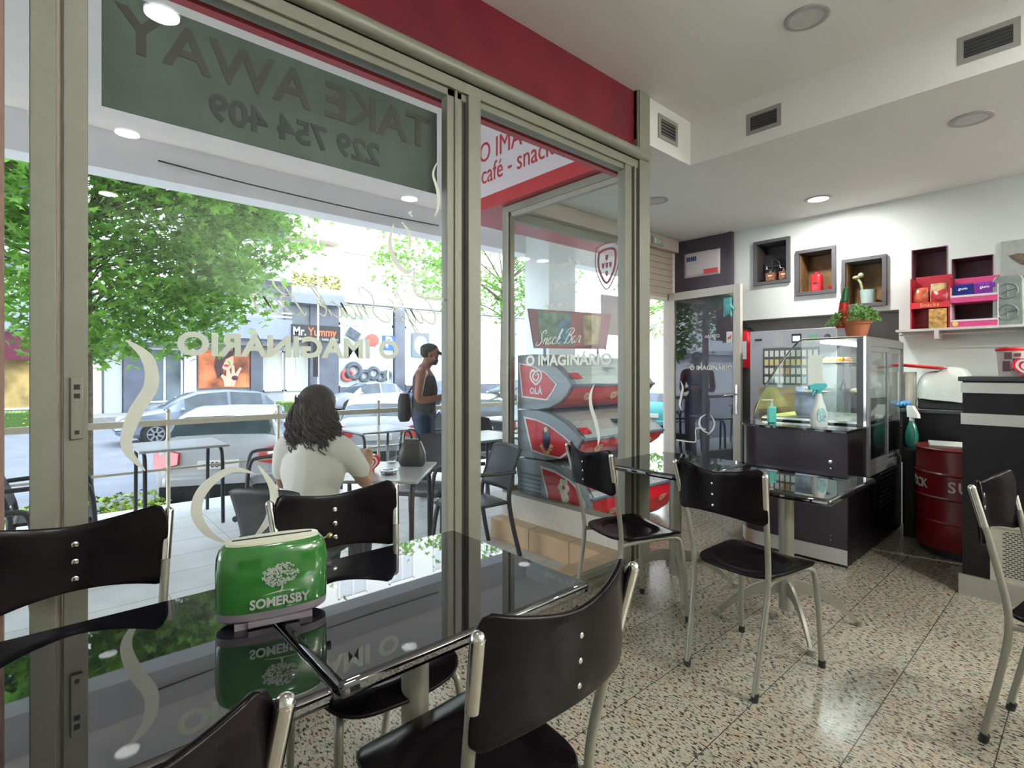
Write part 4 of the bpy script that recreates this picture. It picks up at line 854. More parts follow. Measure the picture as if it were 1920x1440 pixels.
def heart_logo(mb, s_, org, ax, ay, w0):
    """double looped heart outline"""
    for k, w_ in ((1.0, w0), (.52, w0*.9)):
        q = [(0, -1.0), (-.75, -.45), (-1.05, .2), (-.8, .8), (-.3, .85), (0, .45), (.3, .85), (.8, .8), (1.05, .2), (.75, -.45), (0, -1.0)]
        mb.ribbon([(a*s_*k, b_*s_*k) for a, b_ in q], [w_, w_], org, ax, ay, n=5)
def heart_thing(name, lab, loc, rz, s_):
    t = thing(name, lab, 'napkin holder', loc, rz)
    pts = [(0, -1.0), (-.75, -.45), (-1.1, .2), (-.85, .85), (-.3, .95), (0, .8), (.3, .95), (.85, .85), (1.1, .2), (.75, -.45), (0, -1.0)]
    P = smoothpath([(p[0], p[1], 0) for p in pts], 5)[:-1]
    for d_ in (-.03, .022): MB().prism([(p.x*s_, d_, p.y*s_*.85+s_*.85) for p in P], (0, .008, 0)).done('heart_panel', RED, t)
    MB().box(-s_*.5, s_*.5, -.022, .022, 0, .01).done('base', RED, t)
    m = MB(); heart_logo(m, s_*.72, (0, -.031, s_*.9), (1, 0, 0), (0, 0, .9), s_*.2); heart_logo(m, s_*.72, (0, .031, s_*.9), (-1, 0, 0), (0, 0, .9), s_*.2); m.done('heart_stripes', mat('heart_white', (.75, .65, .66), .4), t)
    MB().box(-s_*.55, s_*.55, -.018, .018, .012, s_*1.75).done('napkins', WHITE, t)
    return t
heart_thing('heart_napkin_holder', 'red heart-shaped napkin holder on the bar counter at the right edge', (4.12, .275, 1.286), -90, .062)
# ================================================================ ice cream freezer tower
fz = thing('ice_cream_freezer', 'grey three-tier ice cream freezer with red side panels behind the bay glass', 'freezer', (3.13, 0, 0))
FG = mat('freezer_grey', (.26, .28, .32), .35, var=.04, coat=.3); FR = mat('freezer_red', (.58, .015, .025), .3, var=.05); FB = mat('freezer_blue_grey', (.12, .15, .20), .3)
FW = mat('freezer_white', (.80, .78, .80), .35); LN = 1.16
tiers = [([(3.44, .985), (3.44, 1.455), (3.24, 1.46), (3.10, 1.42), (2.96, 1.35), (2.86, 1.27), (2.80, 1.20), (2.86, 1.12), (2.93, 1.06), (3.05, 1.01), (3.2, .985)], 1.46),
         ([(3.44, .565), (3.44, .975), (3.18, .985), (3.02, .96), (2.87, .90), (2.76, .83), (2.70, .775), (2.75, .70), (2.82, .65), (2.95, .60), (3.1, .57)], .98),
         ([(3.44, .02), (3.44, .555), (3.10, .56), (2.92, .53), (2.78, .47), (2.68, .40), (2.62, .32), (2.60, .22), (2.66, .10), (2.75, .03), (2.9, .02)], .55)]
for i, (pf, zt) in enumerate(tiers):
    tr = MB().prism([(.02, y, z) for y, z in pf], (LN-.04, 0, 0)).done('tier', FG if i < 3 else FB, fz, smooth=25, bevel=.006)
    for x in (0, LN-.02): MB().prism([(x, y, z) for y, z in pf], (.02, 0, 0)).done('side_cheek', FG, tr, smooth=25, bevel=.008)
    up = pf[3:7]; lo = pf[6:10]
    m = MB()
    for a, b_ in zip(up, up[1:]): m.prism([(.06, a[0]-.004, a[1]+.008), (.06, b_[0]-.004, b_[1]+.008), (.06, b_[0]-.001, b_[1]+.002), (.06, a[0]-.001, a[1]+.002)], (LN-.12, 0, 0))
    m.done('lid_glass', mat('freezer_lid', (.45, .52, .52), .08, var=.1, coat=.6), tr)
    MB().tube([(.02, up[-1][0]-.004, up[-1][1]), (LN-.02, up[-1][0]-.004, up[-1][1])], .014, 10).box(LN*.48, LN*.52, up[2][0]-.02, up[1][0]+.02, up[1][1]-.02, up[1][1]+.003).done('lid_rail', FB, tr)
    m = MB()
    for a, b_ in zip(lo, lo[1:]): m.prism([(.03, a[0]-.003, a[1]-.004), (.03, b_[0]-.003, b_[1]-.004), (.03, b_[0]+.002, b_[1]), (.03, a[0]+.002, a[1])], (LN-.06, 0, 0))
    m.done('front_band', FR, tr)
    m = MB()
    for x in (.25, .60, .95): heart_logo(m, .04, (x, lo[1][0]-.012, lo[1][1]-.012), (1, 0, 0), (0, -.5, .8), .012)
    m.done('band_logo', mat('band_cream', (.72, .5, .35), .4), tr)
    MB().cbox((.10, up[2][0]-.012, up[2][1]+.01), (.11, .07, .004), rx=38).done('price_sticker', FR, tr)
# side graphics on the cheek facing the window (x = 0)
def side_panel_(pts, z0, name):
    c0 = (sum(p[0] for p in pts)/len(pts), sum(p[1] for p in pts)/len(pts))
    MB().prism([(-.004, c0[0]+(y-c0[0])*1.10, c0[1]+(z-c0[1])*1.10) for y, z in pts], (.003, 0, 0)).done(name+'_border', FW, fz, smooth=0)
    return MB().prism([(-.007, y, z) for y, z in pts], (.003, 0, 0)).done(name, FR, fz, smooth=0)
g1 = [(3.40, 1.375), (3.25, 1.355), (3.10, 1.30), (2.975, 1.21), (3.02, 1.15), (3.08, 1.085), (3.36, 1.10)]
side_panel_(g1, 0, 'heart_panel')
g2 = [(3.33, .905), (3.20, .895), (3.05, .86), (2.90, .79), (2.80, .735), (2.87, .66), (2.93, .62), (3.10, .625), (3.245, .645)]
side_panel_(g2, 0, 'lolly_panel')
g3 = [(3.13, .50), (2.98, .485), (2.83, .44), (2.74, .385), (2.68, .30), (2.665, .22), (2.69, .14), (2.72, .08), (2.95, .08), (3.03, .15), (3.06, .30)]
side_panel_(g3, 0, 'cone_panel')
m = MB(); heart_logo(m, .065, (-.0075, 3.20, 1.265), (0, -1, 0), (0, 0, 1), .017); m.done('heart_logo', FW, fz)
text('brand_lettering', 'OLÁ', .075, (-.008, 3.20, 1.145), (90, 0, -90), FW, fz, bold=.002)
MB().ball((-.008, 3.075, .765), .006, .045, .10).done('lolly_picture', mat('lolly_dark', (.03, .02, .06), .3), fz)
random.seed(4); m = MB()
for i in range(16): a = R(200+i*9); m.tube([(-.009, 3.075+.05*math.cos(a), .74+.09*math.sin(a)), (-.009, 3.075+.085*math.cos(a), .74+random.uniform(.10, .14)*math.sin(a))], [.007, .003], 6)
m.ball((-.012, 3.08, .83), .004, .02, .025).done('splash_picture', mat('caramel', (.75, .50, .22), .4, var=.3), fz)
m = MB()
for a in range(6): m.ball((-.009, 2.88+.04*math.cos(a*PI/3), .38+.045*math.sin(a*PI/3)), .005, .024, .03, 8)
m.ball((-.010, 2.865, .30), .006, .045, .04).done('cream_picture', mat('cream_swirl', (.80, .70, .58), .4, var=.2), fz)
MB().prism([(-.009, 2.93, .27), (-.009, 2.80, .27), (-.009, 2.865, .09)], (.002, 0, 0)).done('cone_picture', mat('cone_wafer', (.50, .22, .08), .5, var=.2), fz)
m = MB()
for i in range(11): m.box(-.006, -.001, 3.15, 3.40, .06+i*.036, .075+i*.036)
m.done('compressor_grille', FB, fz)
t = thing('header_board', 'dark red tapered advertising board above the freezer', 'sign board', (3.18, 3.35, 0))
MB().prism([(0, 0, 1.865), (1.17, 0, 1.90), (1.08, 0, 1.54), (.08, 0, 1.52)], (0, .02, 0)).done('board', mat('board_red', (.20, .03, .03), .35, var=.3, scale=4), t, smooth=0)
MB().prism([(.10, -.003, 1.85), (.55, -.003, 1.86), (.55, -.003, 1.56), (.15, -.003, 1.56)], (0, .003, 0)).done('painted_tree_reflection', mat('board_green', (.06, .13, .07), .4, var=.8, scale=14), t, smooth=0)  # trees reflected in the board, painted on as a green area
MB().prism([(.38, -.004, 1.80), (.55, -.004, 1.80), (.55, -.004, 1.58), (.36, -.004, 1.58)], (0, .003, 0)).done('blue_patch', mat('board_blue', (.03, .10, .16), .4, var=.7, scale=14), t, smooth=0)
MB().prism([(.72, -.003, 1.86), (1.0, -.003, 1.87), (.95, -.003, 1.58), (.74, -.003, 1.57)], (0, .003, 0)).done('orange_patch', mat('board_orange', (.28, .20, .05), .4, var=.6, scale=10), t, smooth=0)
MB().box(.2, .22, .002, .018, 1.40, 1.54).box(.95, .97, .002, .018, 1.40, 1.56).done('board_post', FB, t)
tag(MB().box(4.35, 4.80, 3.488, 3.49, 1.70, 2.12).done('window_poster', mat('brown_poster', (.25, .17, .15), .6, var=.2, scale=6)), 'brown poster stuck on the street glazing above the freezer end', 'poster')
# ================================================================ terrace furniture
TG = -.12
TCH = mat('anthracite_plastic', (.045, .045, .05), .45, var=.05)
TTOP = mat('pale_table_top', (.42, .43, .44), .22, var=.04); TLEG = mat('dark_terrace_leg', (.045, .045, .05), .35, metal=.5)
def make_tchair(label, loc, rz):
    t = thing('terrace_armchair', label, 'chair', loc, rz, 'dark plastic terrace armchairs')
    MB().grid(lambda u, v: ((u-.5)*(.44-.04*(1-v)), -.21+.43*v, .43-.02*math.sin(v*PI)*(1-(2*u-1)**2)-.03*max(0, v-.85)/.15), 12, 12).done('seat', TCH, t, smooth=60, mods=(('SOLIDIFY', dict(thickness=.02)),))
    MB().grid(lambda u, v: ((u-.5)*(.42-.03*v+.0), -.225-.12*v**1.3-.03*(1-(2*u-1)**2), .50+.34*v-.02*abs(2*u-1)**4*v), 14, 10).done('backrest', TCH, t, smooth=60, mods=(('SOLIDIFY', dict(thickness=.018)),))
    for s_ in (-1, 1):
        MB().tube([(s_*.26, .24, .0), (s_*.255, .225, .30), (s_*.25, .20, .60), (s_*.245, .12, .665), (s_*.24, -.12, .66), (s_*.225, -.26, .655)], .016, 10, smooth=4).done('arm', TCH, t)
        MB().tube([(s_*.24, .23, 0), (s_*.235, .2, .25), (s_*.215, .17, .415)], .018, 10, smooth=3).done('leg', TCH, t)
        MB().tube([(s_*.23, -.30, 0), (s_*.215, -.24, .25), (s_*.20, -.215, .45), (s_*.195, -.24, .56)], .018, 10, smooth=3).done('leg', TCH, t)
    return t
tch = make_tchair('dark terrace armchair the woman in the white top sits on', (1.10, 3.03, TG), -52)
for lab, x, y, rz in (('dark terrace armchair just outside the narrow pane, its back to the entrance bay', 2.50, 3.28, 83), ('dark terrace armchair to the left of the seated woman, facing the street table', 1.62, 5.20, 75),
                      ('dark terrace armchair low at the left, beside the sliding door frame', .06, 4.95, -92), ('grey terrace armchair across the table from the seated woman, under the handbag', 2.50, 3.98, 128),
                      ('dark terrace armchair beside the standing man at the table by the railing', 3.80, 6.0, 98), ('terrace armchair at the far left edge behind the window post', -.35, 4.1, -60),
                      ('dark terrace armchair seen between the window posts, right of the standing man', 4.1, 4.95, 178), ('dark terrace armchair under the far table by the grey pillar', 5.0, 5.2, 10)):
    copy_thing(tch, lab, (x, y, TG), rz, 'dark plastic terrace armchairs')
def make_ttable(label, loc, rz, half):
    t = thing('terrace_table', label, 'table', loc, rz, 'pale terrace tables')
    MB().box(-half, half, -half, half, .72, .742).done('tabletop', TTOP, t, bevel=.006)
    for s_ in (-1, 1):
        for q in (-1, 1): a_ = half-.05; MB().tube([(s_*a_, q*(a_+.015), 0), (s_*a_, q*a_, .35), (s_*a_, q*(a_-.01), .60), (s_*a_, q*(a_-.05), .69), (s_*a_, q*(a_-.16), .712)], .0165, 10, smooth=4).done('leg', TLEG, t)
        MB().tube([(s_*(half-.05), -(half-.2), .712), (s_*(half-.05), half-.2, .712)], .0165, 10).done('leg_brace', TLEG, t)
    return t
tt = make_ttable('pale terrace table with a handbag on it, in front of the seated woman', (1.756, 3.385, TG), -43.5, .355)
for lab, x, y in (('grey terrace table in front of the white parked car', .97, 5.87), ('pale terrace table behind the seated woman by the railing', 3.02, 5.85), ('pale terrace table between the window posts, nearer one', 3.55, 4.45), ('pale terrace table near the grey pillar', 5.15, 5.85)):
    copy_thing(tt, lab, (x, y, TG), 0, 'pale terrace tables')
TZ = TG+.742
heart_thing('heart_napkin_holder', 'red heart-shaped napkin holder on the terrace table beside the seated woman', (1.70, 3.40, TZ), -30, .066)
o = thing('glass_tumbler', 'ribbed clear glass on the terrace table behind the heart napkin holder', 'glass', (1.97, 3.58, TZ)); MB().lathe([(0, 0), (.036, 0), (.042, .13), (.039, .13), (.033, .012), (0, .012)], seg=20).done('tumbler_body', glass_mat('bar_glass', (.86, .88, .88), k=2), o)
o = thing('ashtray', 'glass ashtray on the near side of the terrace table', 'ashtray', (1.74, 3.20, TZ)); MB().lathe([(0, 0), (.05, 0), (.06, .032), (.048, .032), (.042, .01), (0, .01)], seg=24).done('ashtray_body', glass_mat('bar_glass2', (.72, .76, .78), k=3), o)
MB().cyl((-.03, .0, .034), (.02, .02, .012), .004, seg=8).ball((0, 0, .014), .03, .03, .008).done('cigarette_ends', mat('ash', (.5, .46, .42), .9, var=.4, scale=60), o)
o = thing('handbag', 'black slouchy handbag standing on the terrace table', 'bag', (2.03, 3.38, TZ), -45)
loft(MB(), [(.085, .05, 0), (.10, .06, .03), (.095, .055, .10), (.07, .035, .165), (.05, .015, .195)], 3).done('bag_body', mat('black_leather', (.035, .035, .04), .4, bump=.4, scale=15), o, smooth=50)
MB().tube([(-.06, 0, .17), (-.05, -.02, .24), (.0, -.03, .27), (.05, -.02, .23), (.055, 0, .17)], .005, 8, smooth=5).done('strap', RUBBER, o); MB().tube([(-.07, -.02, .16), (-.085, -.035, .20), (-.07, -.03, .225)], .004, 8, smooth=3).done('buckle', CHROME, o)
# railing
rl = thing('terrace_railing', 'beige metal railing along the street edge of the terrace', 'railing', (0, 6.25, 0), 0)
RM = mat('railing_beige', (.58, .52, .40), .4, metal=.3)
MB().bar((-6, 0, .80), (6.1, 0, .80), .05, .058).done('top_rail', RM, rl); MB().bar((-6, 0, .33), (6.1, 0, .33), .02, .022).done('lower_rail', RM, rl)
for x in (-3.9, -2.7, -1.5, -.35, .94, 2.0, 3.25, 4.5, 5.7): MB().cyl((x, 0, TG), (x, 0, .90), .019, seg=12).ball((x, 0, .92), .022).done('post', RM, rl)
# ================================================================ people
def body(name, chains, mt, parent, vox=.012, it=4, smooth=None):
    m = MB()
    for c_ in chains:
        if c_[0] == 'b': m.ball(c_[1], *c_[2])
        else:
            pts, rr = c_; m.tube(pts, rr, 14, smooth=5)
            for p, r_ in ((pts[0], rr[0]), (pts[-1], rr[-1])): m.ball(p, r_, n=8)
    return m.done(name, mt, parent, smooth=180, mods=(('REMESH', dict(mode='VOXEL', voxel_size=vox)), ('SMOOTH', dict(factor=.5, iterations=it))))
def hand(wr, dr, up, s_, curl=.5):
    """palm, four unequal curled fingers and a thumb leaving the side of the palm"""
    wr = Vector(wr); d = Vector(dr).normalized(); n_ = Vector(up).normalized(); sd_ = d.cross(n_).normalized()*s_; out = []
    out.append(([wr, wr+d*.045, wr+d*.085], [.024, .030, .028]))
    out.append(([wr+d*.03+sd_*.014, wr+d*.08+sd_*.016], [.02, .018])); out.append(([wr+d*.03-sd_*.016, wr+d*.08-sd_*.018], [.02, .018]))
    for i, L_ in enumerate((.066, .076, .070, .055)):
        b_ = wr+d*.085+sd_*(.028-.0185*i); k1 = b_+d*L_*.45-n_*L_*.15*curl*2; k2 = k1+d*L_*.25-n_*L_*.32*curl*2; k3 = k2-n_*L_*.28*curl*1.6+d*L_*.05
        out.append(([b_-d*.01, b_, k1, k2, k3], [.010, .010, .009, .0085, .007]))
    t0 = wr+d*.03+sd_*.026; out.append(([t0, t0+sd_*.022+d*.02, t0+sd_*.028+d*.05-n_*.012, t0+sd_*.020+d*.072-n_*.022], [.014, .012, .0105, .008]))
    return out
def head(c, f, r=1.0):
    """skull, jaw, nose, brow, lips, ears; c centre at eye height, f forward direction (unit), up is z"""
    c = Vector(c); f = Vector(f).normalized(); z = Vector((0, 0, 1)); z = (z-f*z.dot(f)).normalized(); s_ = f.cross(z); P = lambda a, b_, d_: c+s_*a*r+f*b_*r+z*d_*r
    o = [('b', P(0, -.008, .03), (.077*r, .088*r, .088*r)), ('b', P(0, .025, -.045), (.055*r, .052*r, .062*r)), ('b', P(0, .062, -.092), (.022*r, .018*r, .018*r)),
         ([P(0, .082, .005), P(0, .098, -.022), P(0, .103, -.035)], [.008*r, .011*r, .013*r]), ('b', P(0, .084, -.036), (.017*r, .010*r, .008*r)),
         ([P(-.032, .068, .022), P(0, .08, .022), P(.032, .068, .022)], [.009*r]*3), ([P(-.02, .074, -.064), P(0, .084, -.062), P(.02, .074, -.064)], [.006*r, .008*r, .006*r]), ([P(-.018, .072, -.074), P(0, .081, -.074), P(.018, .072, -.074)], [.006*r, .008*r, .006*r])]
    for q in (-1, 1): o += [('b', P(q*.078, -.006, -.008), (.010*r, .018*r, .030*r)), ('b', P(q*.045, .055, -.02), (.022*r, .018*r, .022*r))]
    return o
def eyes(c, f, par):
    c = Vector(c); f = Vector(f).normalized(); z = Vector((0, 0, 1)); z = (z-f*z.dot(f)).normalized(); s_ = f.cross(z); m = MB()
    for q in (-1, 1): m.ball(c+s_*q*.031+f*.075, .011, n=8)
    m.done('eyes', mat('eye_dark', (.04, .03, .025), .15), par)
# seated woman, back to us
wo = thing('person', 'woman with dark curly hair and a white top, seated with her back to us', 'person', (1.17, 3.09, TG), -50)
ch = [([(0, 0, .52), (0, .01, .66), (0, .035, .86), (0, .045, .99), (0, .05, 1.05)], [.135, .115, .125, .105, .06]), ('b', (-.07, .03, .52), (.10, .12, .09)), ('b', (.07, .03, .52), (.10, .12, .09)),
      ([(0, .05, 1.04), (0, .075, 1.15)], [.052, .048]),
      ([(-.10, .045, 1.0), (-.175, .045, .985), (-.215, .07, .86), (-.235, .11, .75), (-.19, .25, .74), (-.13, .34, .77)], [.06, .055, .043, .038, .032, .024]),
      ([(.10, .045, 1.0), (.175, .045, .985), (.23, .09, .87), (.27, .15, .765), (.235, .28, .775), (.19, .37, .83)], [.06, .055, .043, .038, .032, .024]),
      ([(-.085, .05, .52), (-.10, .25, .53), (-.10, .46, .50), (-.10, .44, .25), (-.10, .42, .08)], [.10, .082, .062, .052, .035]), ([(-.10, .41, .05), (-.10, .55, .035)], [.038, .03]),
      ([(.085, .05, .52), (.10, .25, .53), (.10, .46, .50), (.10, .48, .25), (.10, .46, .08)], [.10, .082, .062, .052, .035]), ([(.10, .45, .05), (.10, .59, .035)], [.038, .03])]
ch += hand((-.13, .34, .775), (.5, .85, .12), (0, .1, 1), 1, .5) + hand((.19, .37, .835), (-.25, .6, .75), (.3, -.7, .6), -1, .7) + head((0, .11, 1.225), (.25, .95, -.25), .98)
wb = body('body', ch, SKIN, wo, vox=.0095); eyes((0, .11, 1.225), (.25, .95, -.25), wo)
WSH = mat('white_cotton', (.66, .64, .58), .85, var=.03, bump=.25, scale=9)
body('top', [([(0, .0, .50), (0, .0, .62), (0, .025, .80), (0, .04, .95), (0, .045, 1.03)], [.165, .160, .158, .135, .085]), ('b', (-.06, .01, .56), (.13, .13, .12)), ('b', (.06, .01, .56), (.13, .13, .12)), ('b', (-.065, .03, .84), (.125, .12, .15)), ('b', (.065, .03, .84), (.125, .12, .15)),
      ([(-.09, .042, 1.0), (-.17, .045, .985), (-.210, .07, .91), (-.228, .085, .83)], [.075, .072, .066, .062]), ([(.09, .042, 1.0), (.17, .045, .985), (.220, .080, .92), (.252, .120, .845)], [.075, .072, .066, .062])], WSH, wo, vox=.012, it=6)
body('trousers', [([(-.085, .05, .50), (-.10, .25, .53), (-.10, .47, .50), (-.10, .44, .25), (-.10, .42, .12)], [.115, .095, .078, .07, .06]), ([(.085, .05, .50), (.10, .25, .53), (.10, .47, .50), (.10, .48, .25), (.10, .46, .12)], [.115, .095, .078, .07, .06])], mat('dark_denim', (.03, .035, .05), .8), wo, vox=.014)
HR = mat('dark_brown_hair', (.022, .012, .009), .6, var=.45, scale=90, bump=.6)
body('hair', [('b', (0, .075, 1.255), (.108, .115, .105)), ('b', (0, .03, 1.18), (.125, .085, .13)), ('b', (-.055, .01, 1.09), (.08, .06, .12)), ('b', (.055, .01, 1.09), (.08, .06, .12)), ('b', (0, .0, 1.06), (.10, .05, .09))], HR, wo, vox=.010, it=2)
random.seed(11); m = MB()
for i in range(300):
    a = random.uniform(PI*.90, PI*2.10); r_ = random.uniform(.85, 1.12); x = .118*r_*math.cos(a); y = .045+.095*r_*math.sin(a)
    z0 = random.uniform(1.14, 1.30); z1 = random.uniform(.935, 1.08); pts = []; ph = random.uniform(0, 6); am = random.uniform(.007, .019)
    if z0 > 1.25: x *= .75; y = .05+(y-.05)*.85
    for k in range(11):
        u = k/10; z = z0+(z1-z0)*u; w_ = am*(.4+u*1.3); sw_ = 1+.18*math.sin(u*PI)
        pts.append((x*sw_*(1+.12*u)+w_*math.cos(ph+u*13), y-.01*math.sin(u*PI)+w_*math.sin(ph+u*13), z))
    m.tube(pts, [.003, .0055, .005, .002], 5, smooth=2)
m.done('curls', HR, wo, smooth=60)
# standing man in profile
mn = thing('person', 'standing man in a black cap and dark sleeveless top looking down at his phone', 'person', (3.28, 5.21, TG), -130)
ch = [([(0, 0, .95), (0, 0, 1.05), (0, .01, 1.22), (0, .0, 1.38), (0, .0, 1.46)], [.13, .12, .135, .12, .07]), ('b', (-.06, 0, .93), (.10, .115, .12)), ('b', (.06, 0, .93), (.10, .115, .12)), ('b', (-.07, 0, 1.30), (.10, .10, .13)), ('b', (.07, 0, 1.30), (.10, .10, .13)),
      ([(0, .01, 1.45), (0, .05, 1.56)], [.06, .056]),
      ([(-.10, 0, 1.41), (-.20, 0, 1.40), (-.235, -.02, 1.24), (-.245, -.01, 1.12), (-.17, .16, 1.12), (-.07, .27, 1.16)], [.065, .062, .052, .044, .038, .027]),
      ([(.10, 0, 1.41), (.20, 0, 1.40), (.235, -.02, 1.24), (.245, -.01, 1.12), (.17, .16, 1.13), (.07, .27, 1.17)], [.065, .062, .052, .044, .038, .027]),
      ([(-.09, 0, .92), (-.11, .02, .70), (-.12, .02, .48), (-.13, -.02, .25), (-.13, -.03, .08)], [.105, .085, .062, .055, .038]), ([(-.13, -.04, .05), (-.14, .13, .035)], [.042, .034]),
      ([(.09, 0, .92), (.10, .02, .70), (.11, .03, .48), (.12, .0, .25), (.12, -.01, .08)], [.105, .085, .062, .055, .038]), ([(.12, -.02, .05), (.13, .15, .035)], [.042, .034])]
ch += hand((-.07, .27, 1.16), (.75, .6, .1), (0, -.2, 1), 1, .8) + hand((.07, .27, 1.17), (-.75, .6, .1), (0, -.2, 1), -1, .8) + head((0, .085, 1.625), (0, .88, -.48), 1.0)
body('body', ch, SKINM, mn, vox=.010); eyes((0, .085, 1.625), (0, .88, -.48), mn)
body('tank_top', [([(0, 0, .92), (0, 0, 1.05), (0, .012, 1.22), (0, .0, 1.36), (0, .0, 1.42)], [.145, .138, .150, .13, .085]), ('b', (-.06, 0, .98), (.115, .13, .10)), ('b', (.06, 0, .98), (.115, .13, .10)), ('b', (-.07, 0, 1.29), (.112, .118, .135)), ('b', (.07, 0, 1.29), (.112, .118, .135))], mat('charcoal_jersey', (.05, .048, .052), .9), mn, vox=.013)
body('trousers', [('b', (0, 0, .93), (.165, .13, .10)), ([(-.09, 0, .90), (-.11, .02, .70), (-.12, .02, .48), (-.13, -.02, .25), (-.13, -.03, .10)], [.122, .10, .08, .075, .07]), ([(.09, 0, .90), (.10, .02, .70), (.11, .03, .48), (.12, .0, .25), (.12, -.01, .10)], [.122, .10, .08, .075, .07])], mat('blue_denim', (.035, .05, .09), .8), mn, vox=.014)
HRB = mat('black_hair', (.02, .015, .012), .6)
body('hair', [('b', (0, .04, 1.655), (.083, .085, .075)), ('b', (0, .125, 1.535), (.045, .035, .035))], HRB, mn, vox=.010, it=1)
CAPM = mat('black_cap_cloth', (.02, .02, .024), .7)
body('cap', [('b', (0, .06, 1.69), (.092, .105, .068)), ([(-.035, .13, 1.668), (-.03, .225, 1.615)], [.022, .012]), ([(0, .14, 1.67), (0, .24, 1.612)], [.022, .012]), ([(.035, .13, 1.668), (.03, .225, 1.615)], [.022, .012])], CAPM, mn, vox=.009, it=2)
sp_ = thing('phone', 'dark mobile phone in the hands of the standing man', 'phone', (3.28+.33*.766, 5.21-.33*.643, TG+1.19), -130); MB().box(-.035, .035, -.004, .004, -.06, .075).done('phone_body', RUBBER, sp_, bevel=.002); sp_.rotation_euler = (R(-50), 0, R(-130))
bp = thing('shoulder_bag', 'black bag hanging behind the hip of the standing man', 'bag', (3.28-.22*.766, 5.21+.22*.643, TG+.86), -130)
loft(MB(), [(.10, .05, 0), (.13, .07, .05), (.13, .07, .24), (.10, .05, .32)], 3).done('bag_body', mat('black_nylon', (.02, .02, .024), .6), bp, smooth=50); MB().tube([(-.1, .0, .28), (-.16, .10, .45), (-.11, .16, .58), (.02, .17, .60)], .012, 8, smooth=5).done('strap', RUBBER, bp)
# ================================================================ street
SG = -.75
struct(MB().box(-60, 110, 6.9, 27, -.85, SG).box(-60, 110, 27, 90, -.85, SG).done('street', mat('pale_asphalt', (.14, .14, .155), .85, var=.12, scale=1.5), smooth=0), 'sunlit grey street')
struct(MB().box(-60, 18, 6.9, 8.0, -.75, -.62).box(-60, 110, 27.2, 29.99, -.75, -.60).done('sidewalk', mat('paving_stone', (.26, .24, .22), .85, var=.15, scale=6), smooth=0), 'paved sidewalk in front of the terrace')
LEAF = mat('leaf_green', (.20, .42, .06), .5, var=.55, scale=5)
def leafy(m):
    n = m.node_tree.nodes; l = m.node_tree.links; b = n['Principled BSDF']; tr = n.new('ShaderNodeBsdfTranslucent'); mx = n.new('ShaderNodeMixShader'); mx.inputs[0].default_value = .45
    src = b.inputs['Base Color'].links[0].from_socket; l.new(src, tr.inputs[0]); l.new(b.outputs[0], mx.inputs[1]); l.new(tr.outputs[0], mx.inputs[2]); l.new(mx.outputs[0], n['Material Output'].inputs[0])
leafy(LEAF)
def leafmesh(pts, size, seed, up=.5):
    random.seed(seed); v = []; f = []
    star = [(0, -.15), (.22, -.28), (.55, -.35), (.33, -.02), (.62, .30), (.24, .22), (0, .75), (-.24, .22), (-.62, .30), (-.33, -.02), (-.55, -.35), (-.22, -.28)]
    for p in pts:
        n_ = Vector((random.uniform(-1, 1), random.uniform(-1, 1), random.uniform(-.1, 1)+up)).normalized(); a = n_.orthogonal().normalized(); b_ = n_.cross(a); r_ = random.uniform(0, 2*PI); c_, s_ = math.cos(r_), math.sin(r_)
        ax_ = a*c_+b_*s_; ay_ = b_*c_-a*s_; sz = size*random.uniform(.7, 1.25); i0 = len(v)
        for x, y in star: v.append(Vector(p)+ax_*x*sz+ay_*y*sz-n_*abs(x)*sz*.25)
        f.append(list(range(i0, i0+12)))
    me = bpy.data.meshes.new('foliage'); me.from_pydata(v, [], f); return me
def tree(lab, x, y, z0, ht, tr, crown, nclump, per, size, seed, lean=(0, 0), skirt=None):
    t = thing('tree', lab, 'tree', (x, y, z0)); random.seed(seed); m = MB()
    top = Vector((lean[0], lean[1], ht)); m.tube([(0, 0, 0), (lean[0]*.3, lean[1]*.3, ht*.4), top], [tr*1.15, tr, tr*.6], 12, smooth=5)
    cl = []; cx, cy, cz, rx, ry, rz = crown
    for i in range(nclump):
        while True:
            p = Vector((random.uniform(-1, 1), random.uniform(-1, 1), random.uniform(-1, 1)))
            if .25 < p.length < 1: break
        q = Vector((cx+p.x*rx, cy+p.y*ry, cz+p.z*rz)); cl.append(q)
        if i % 3 == 0: s0 = Vector((lean[0]*.6, lean[1]*.6, min(ht*.95, max(ht*.45, q.z-.5)))); m.tube([s0, (s0+q)/2+Vector((0, 0, .12)), q], [tr*.28, tr*.15, tr*.05], 6, smooth=3)
    if skirt: cl += [Vector(s_) for s_ in skirt]
    m.done('trunk', mat('bark', (.16, .12, .08), .9, var=.35, scale=18, bump=.6), t, smooth=60)
    pts = []
    for q in cl:
        for k in range(per): pts.append(q+Vector((random.gauss(0, .26), random.gauss(0, .26), random.gauss(0, .15))))
    link('foliage', leafmesh(pts, size, seed+1), LEAF, t, smooth=0); return t
tree('big leafy green tree with thin trunk standing just beyond the terrace railing at the left', .45, 9.2, -.62, 4.2, .062, (.35, -.1, 4.15, 2.25, 1.6, 2.0), 210, 75, .115, 21, skirt=[(.3, -.3, 2.6), (.1, -.5, 2.45), (-.4, 0, 2.5), (.6, -.2, 2.7), (1.0, 0, 2.65), (1.2, -.1, 2.85), (1.55, .2, 3.0), (2.1, .2, 3.3), (2.2, 0, 3.7), (2.0, .2, 3.1), (-1, 0, 2.7), (.0, .2, 2.35)])
tree('slender street tree seen through the narrow pane beside the entrance bay', 10.0, 11.6, SG, 4.8, .10, (-.2, 0, 5.1, 2.4, 2.0, 1.9), 80, 50, .11, 33)
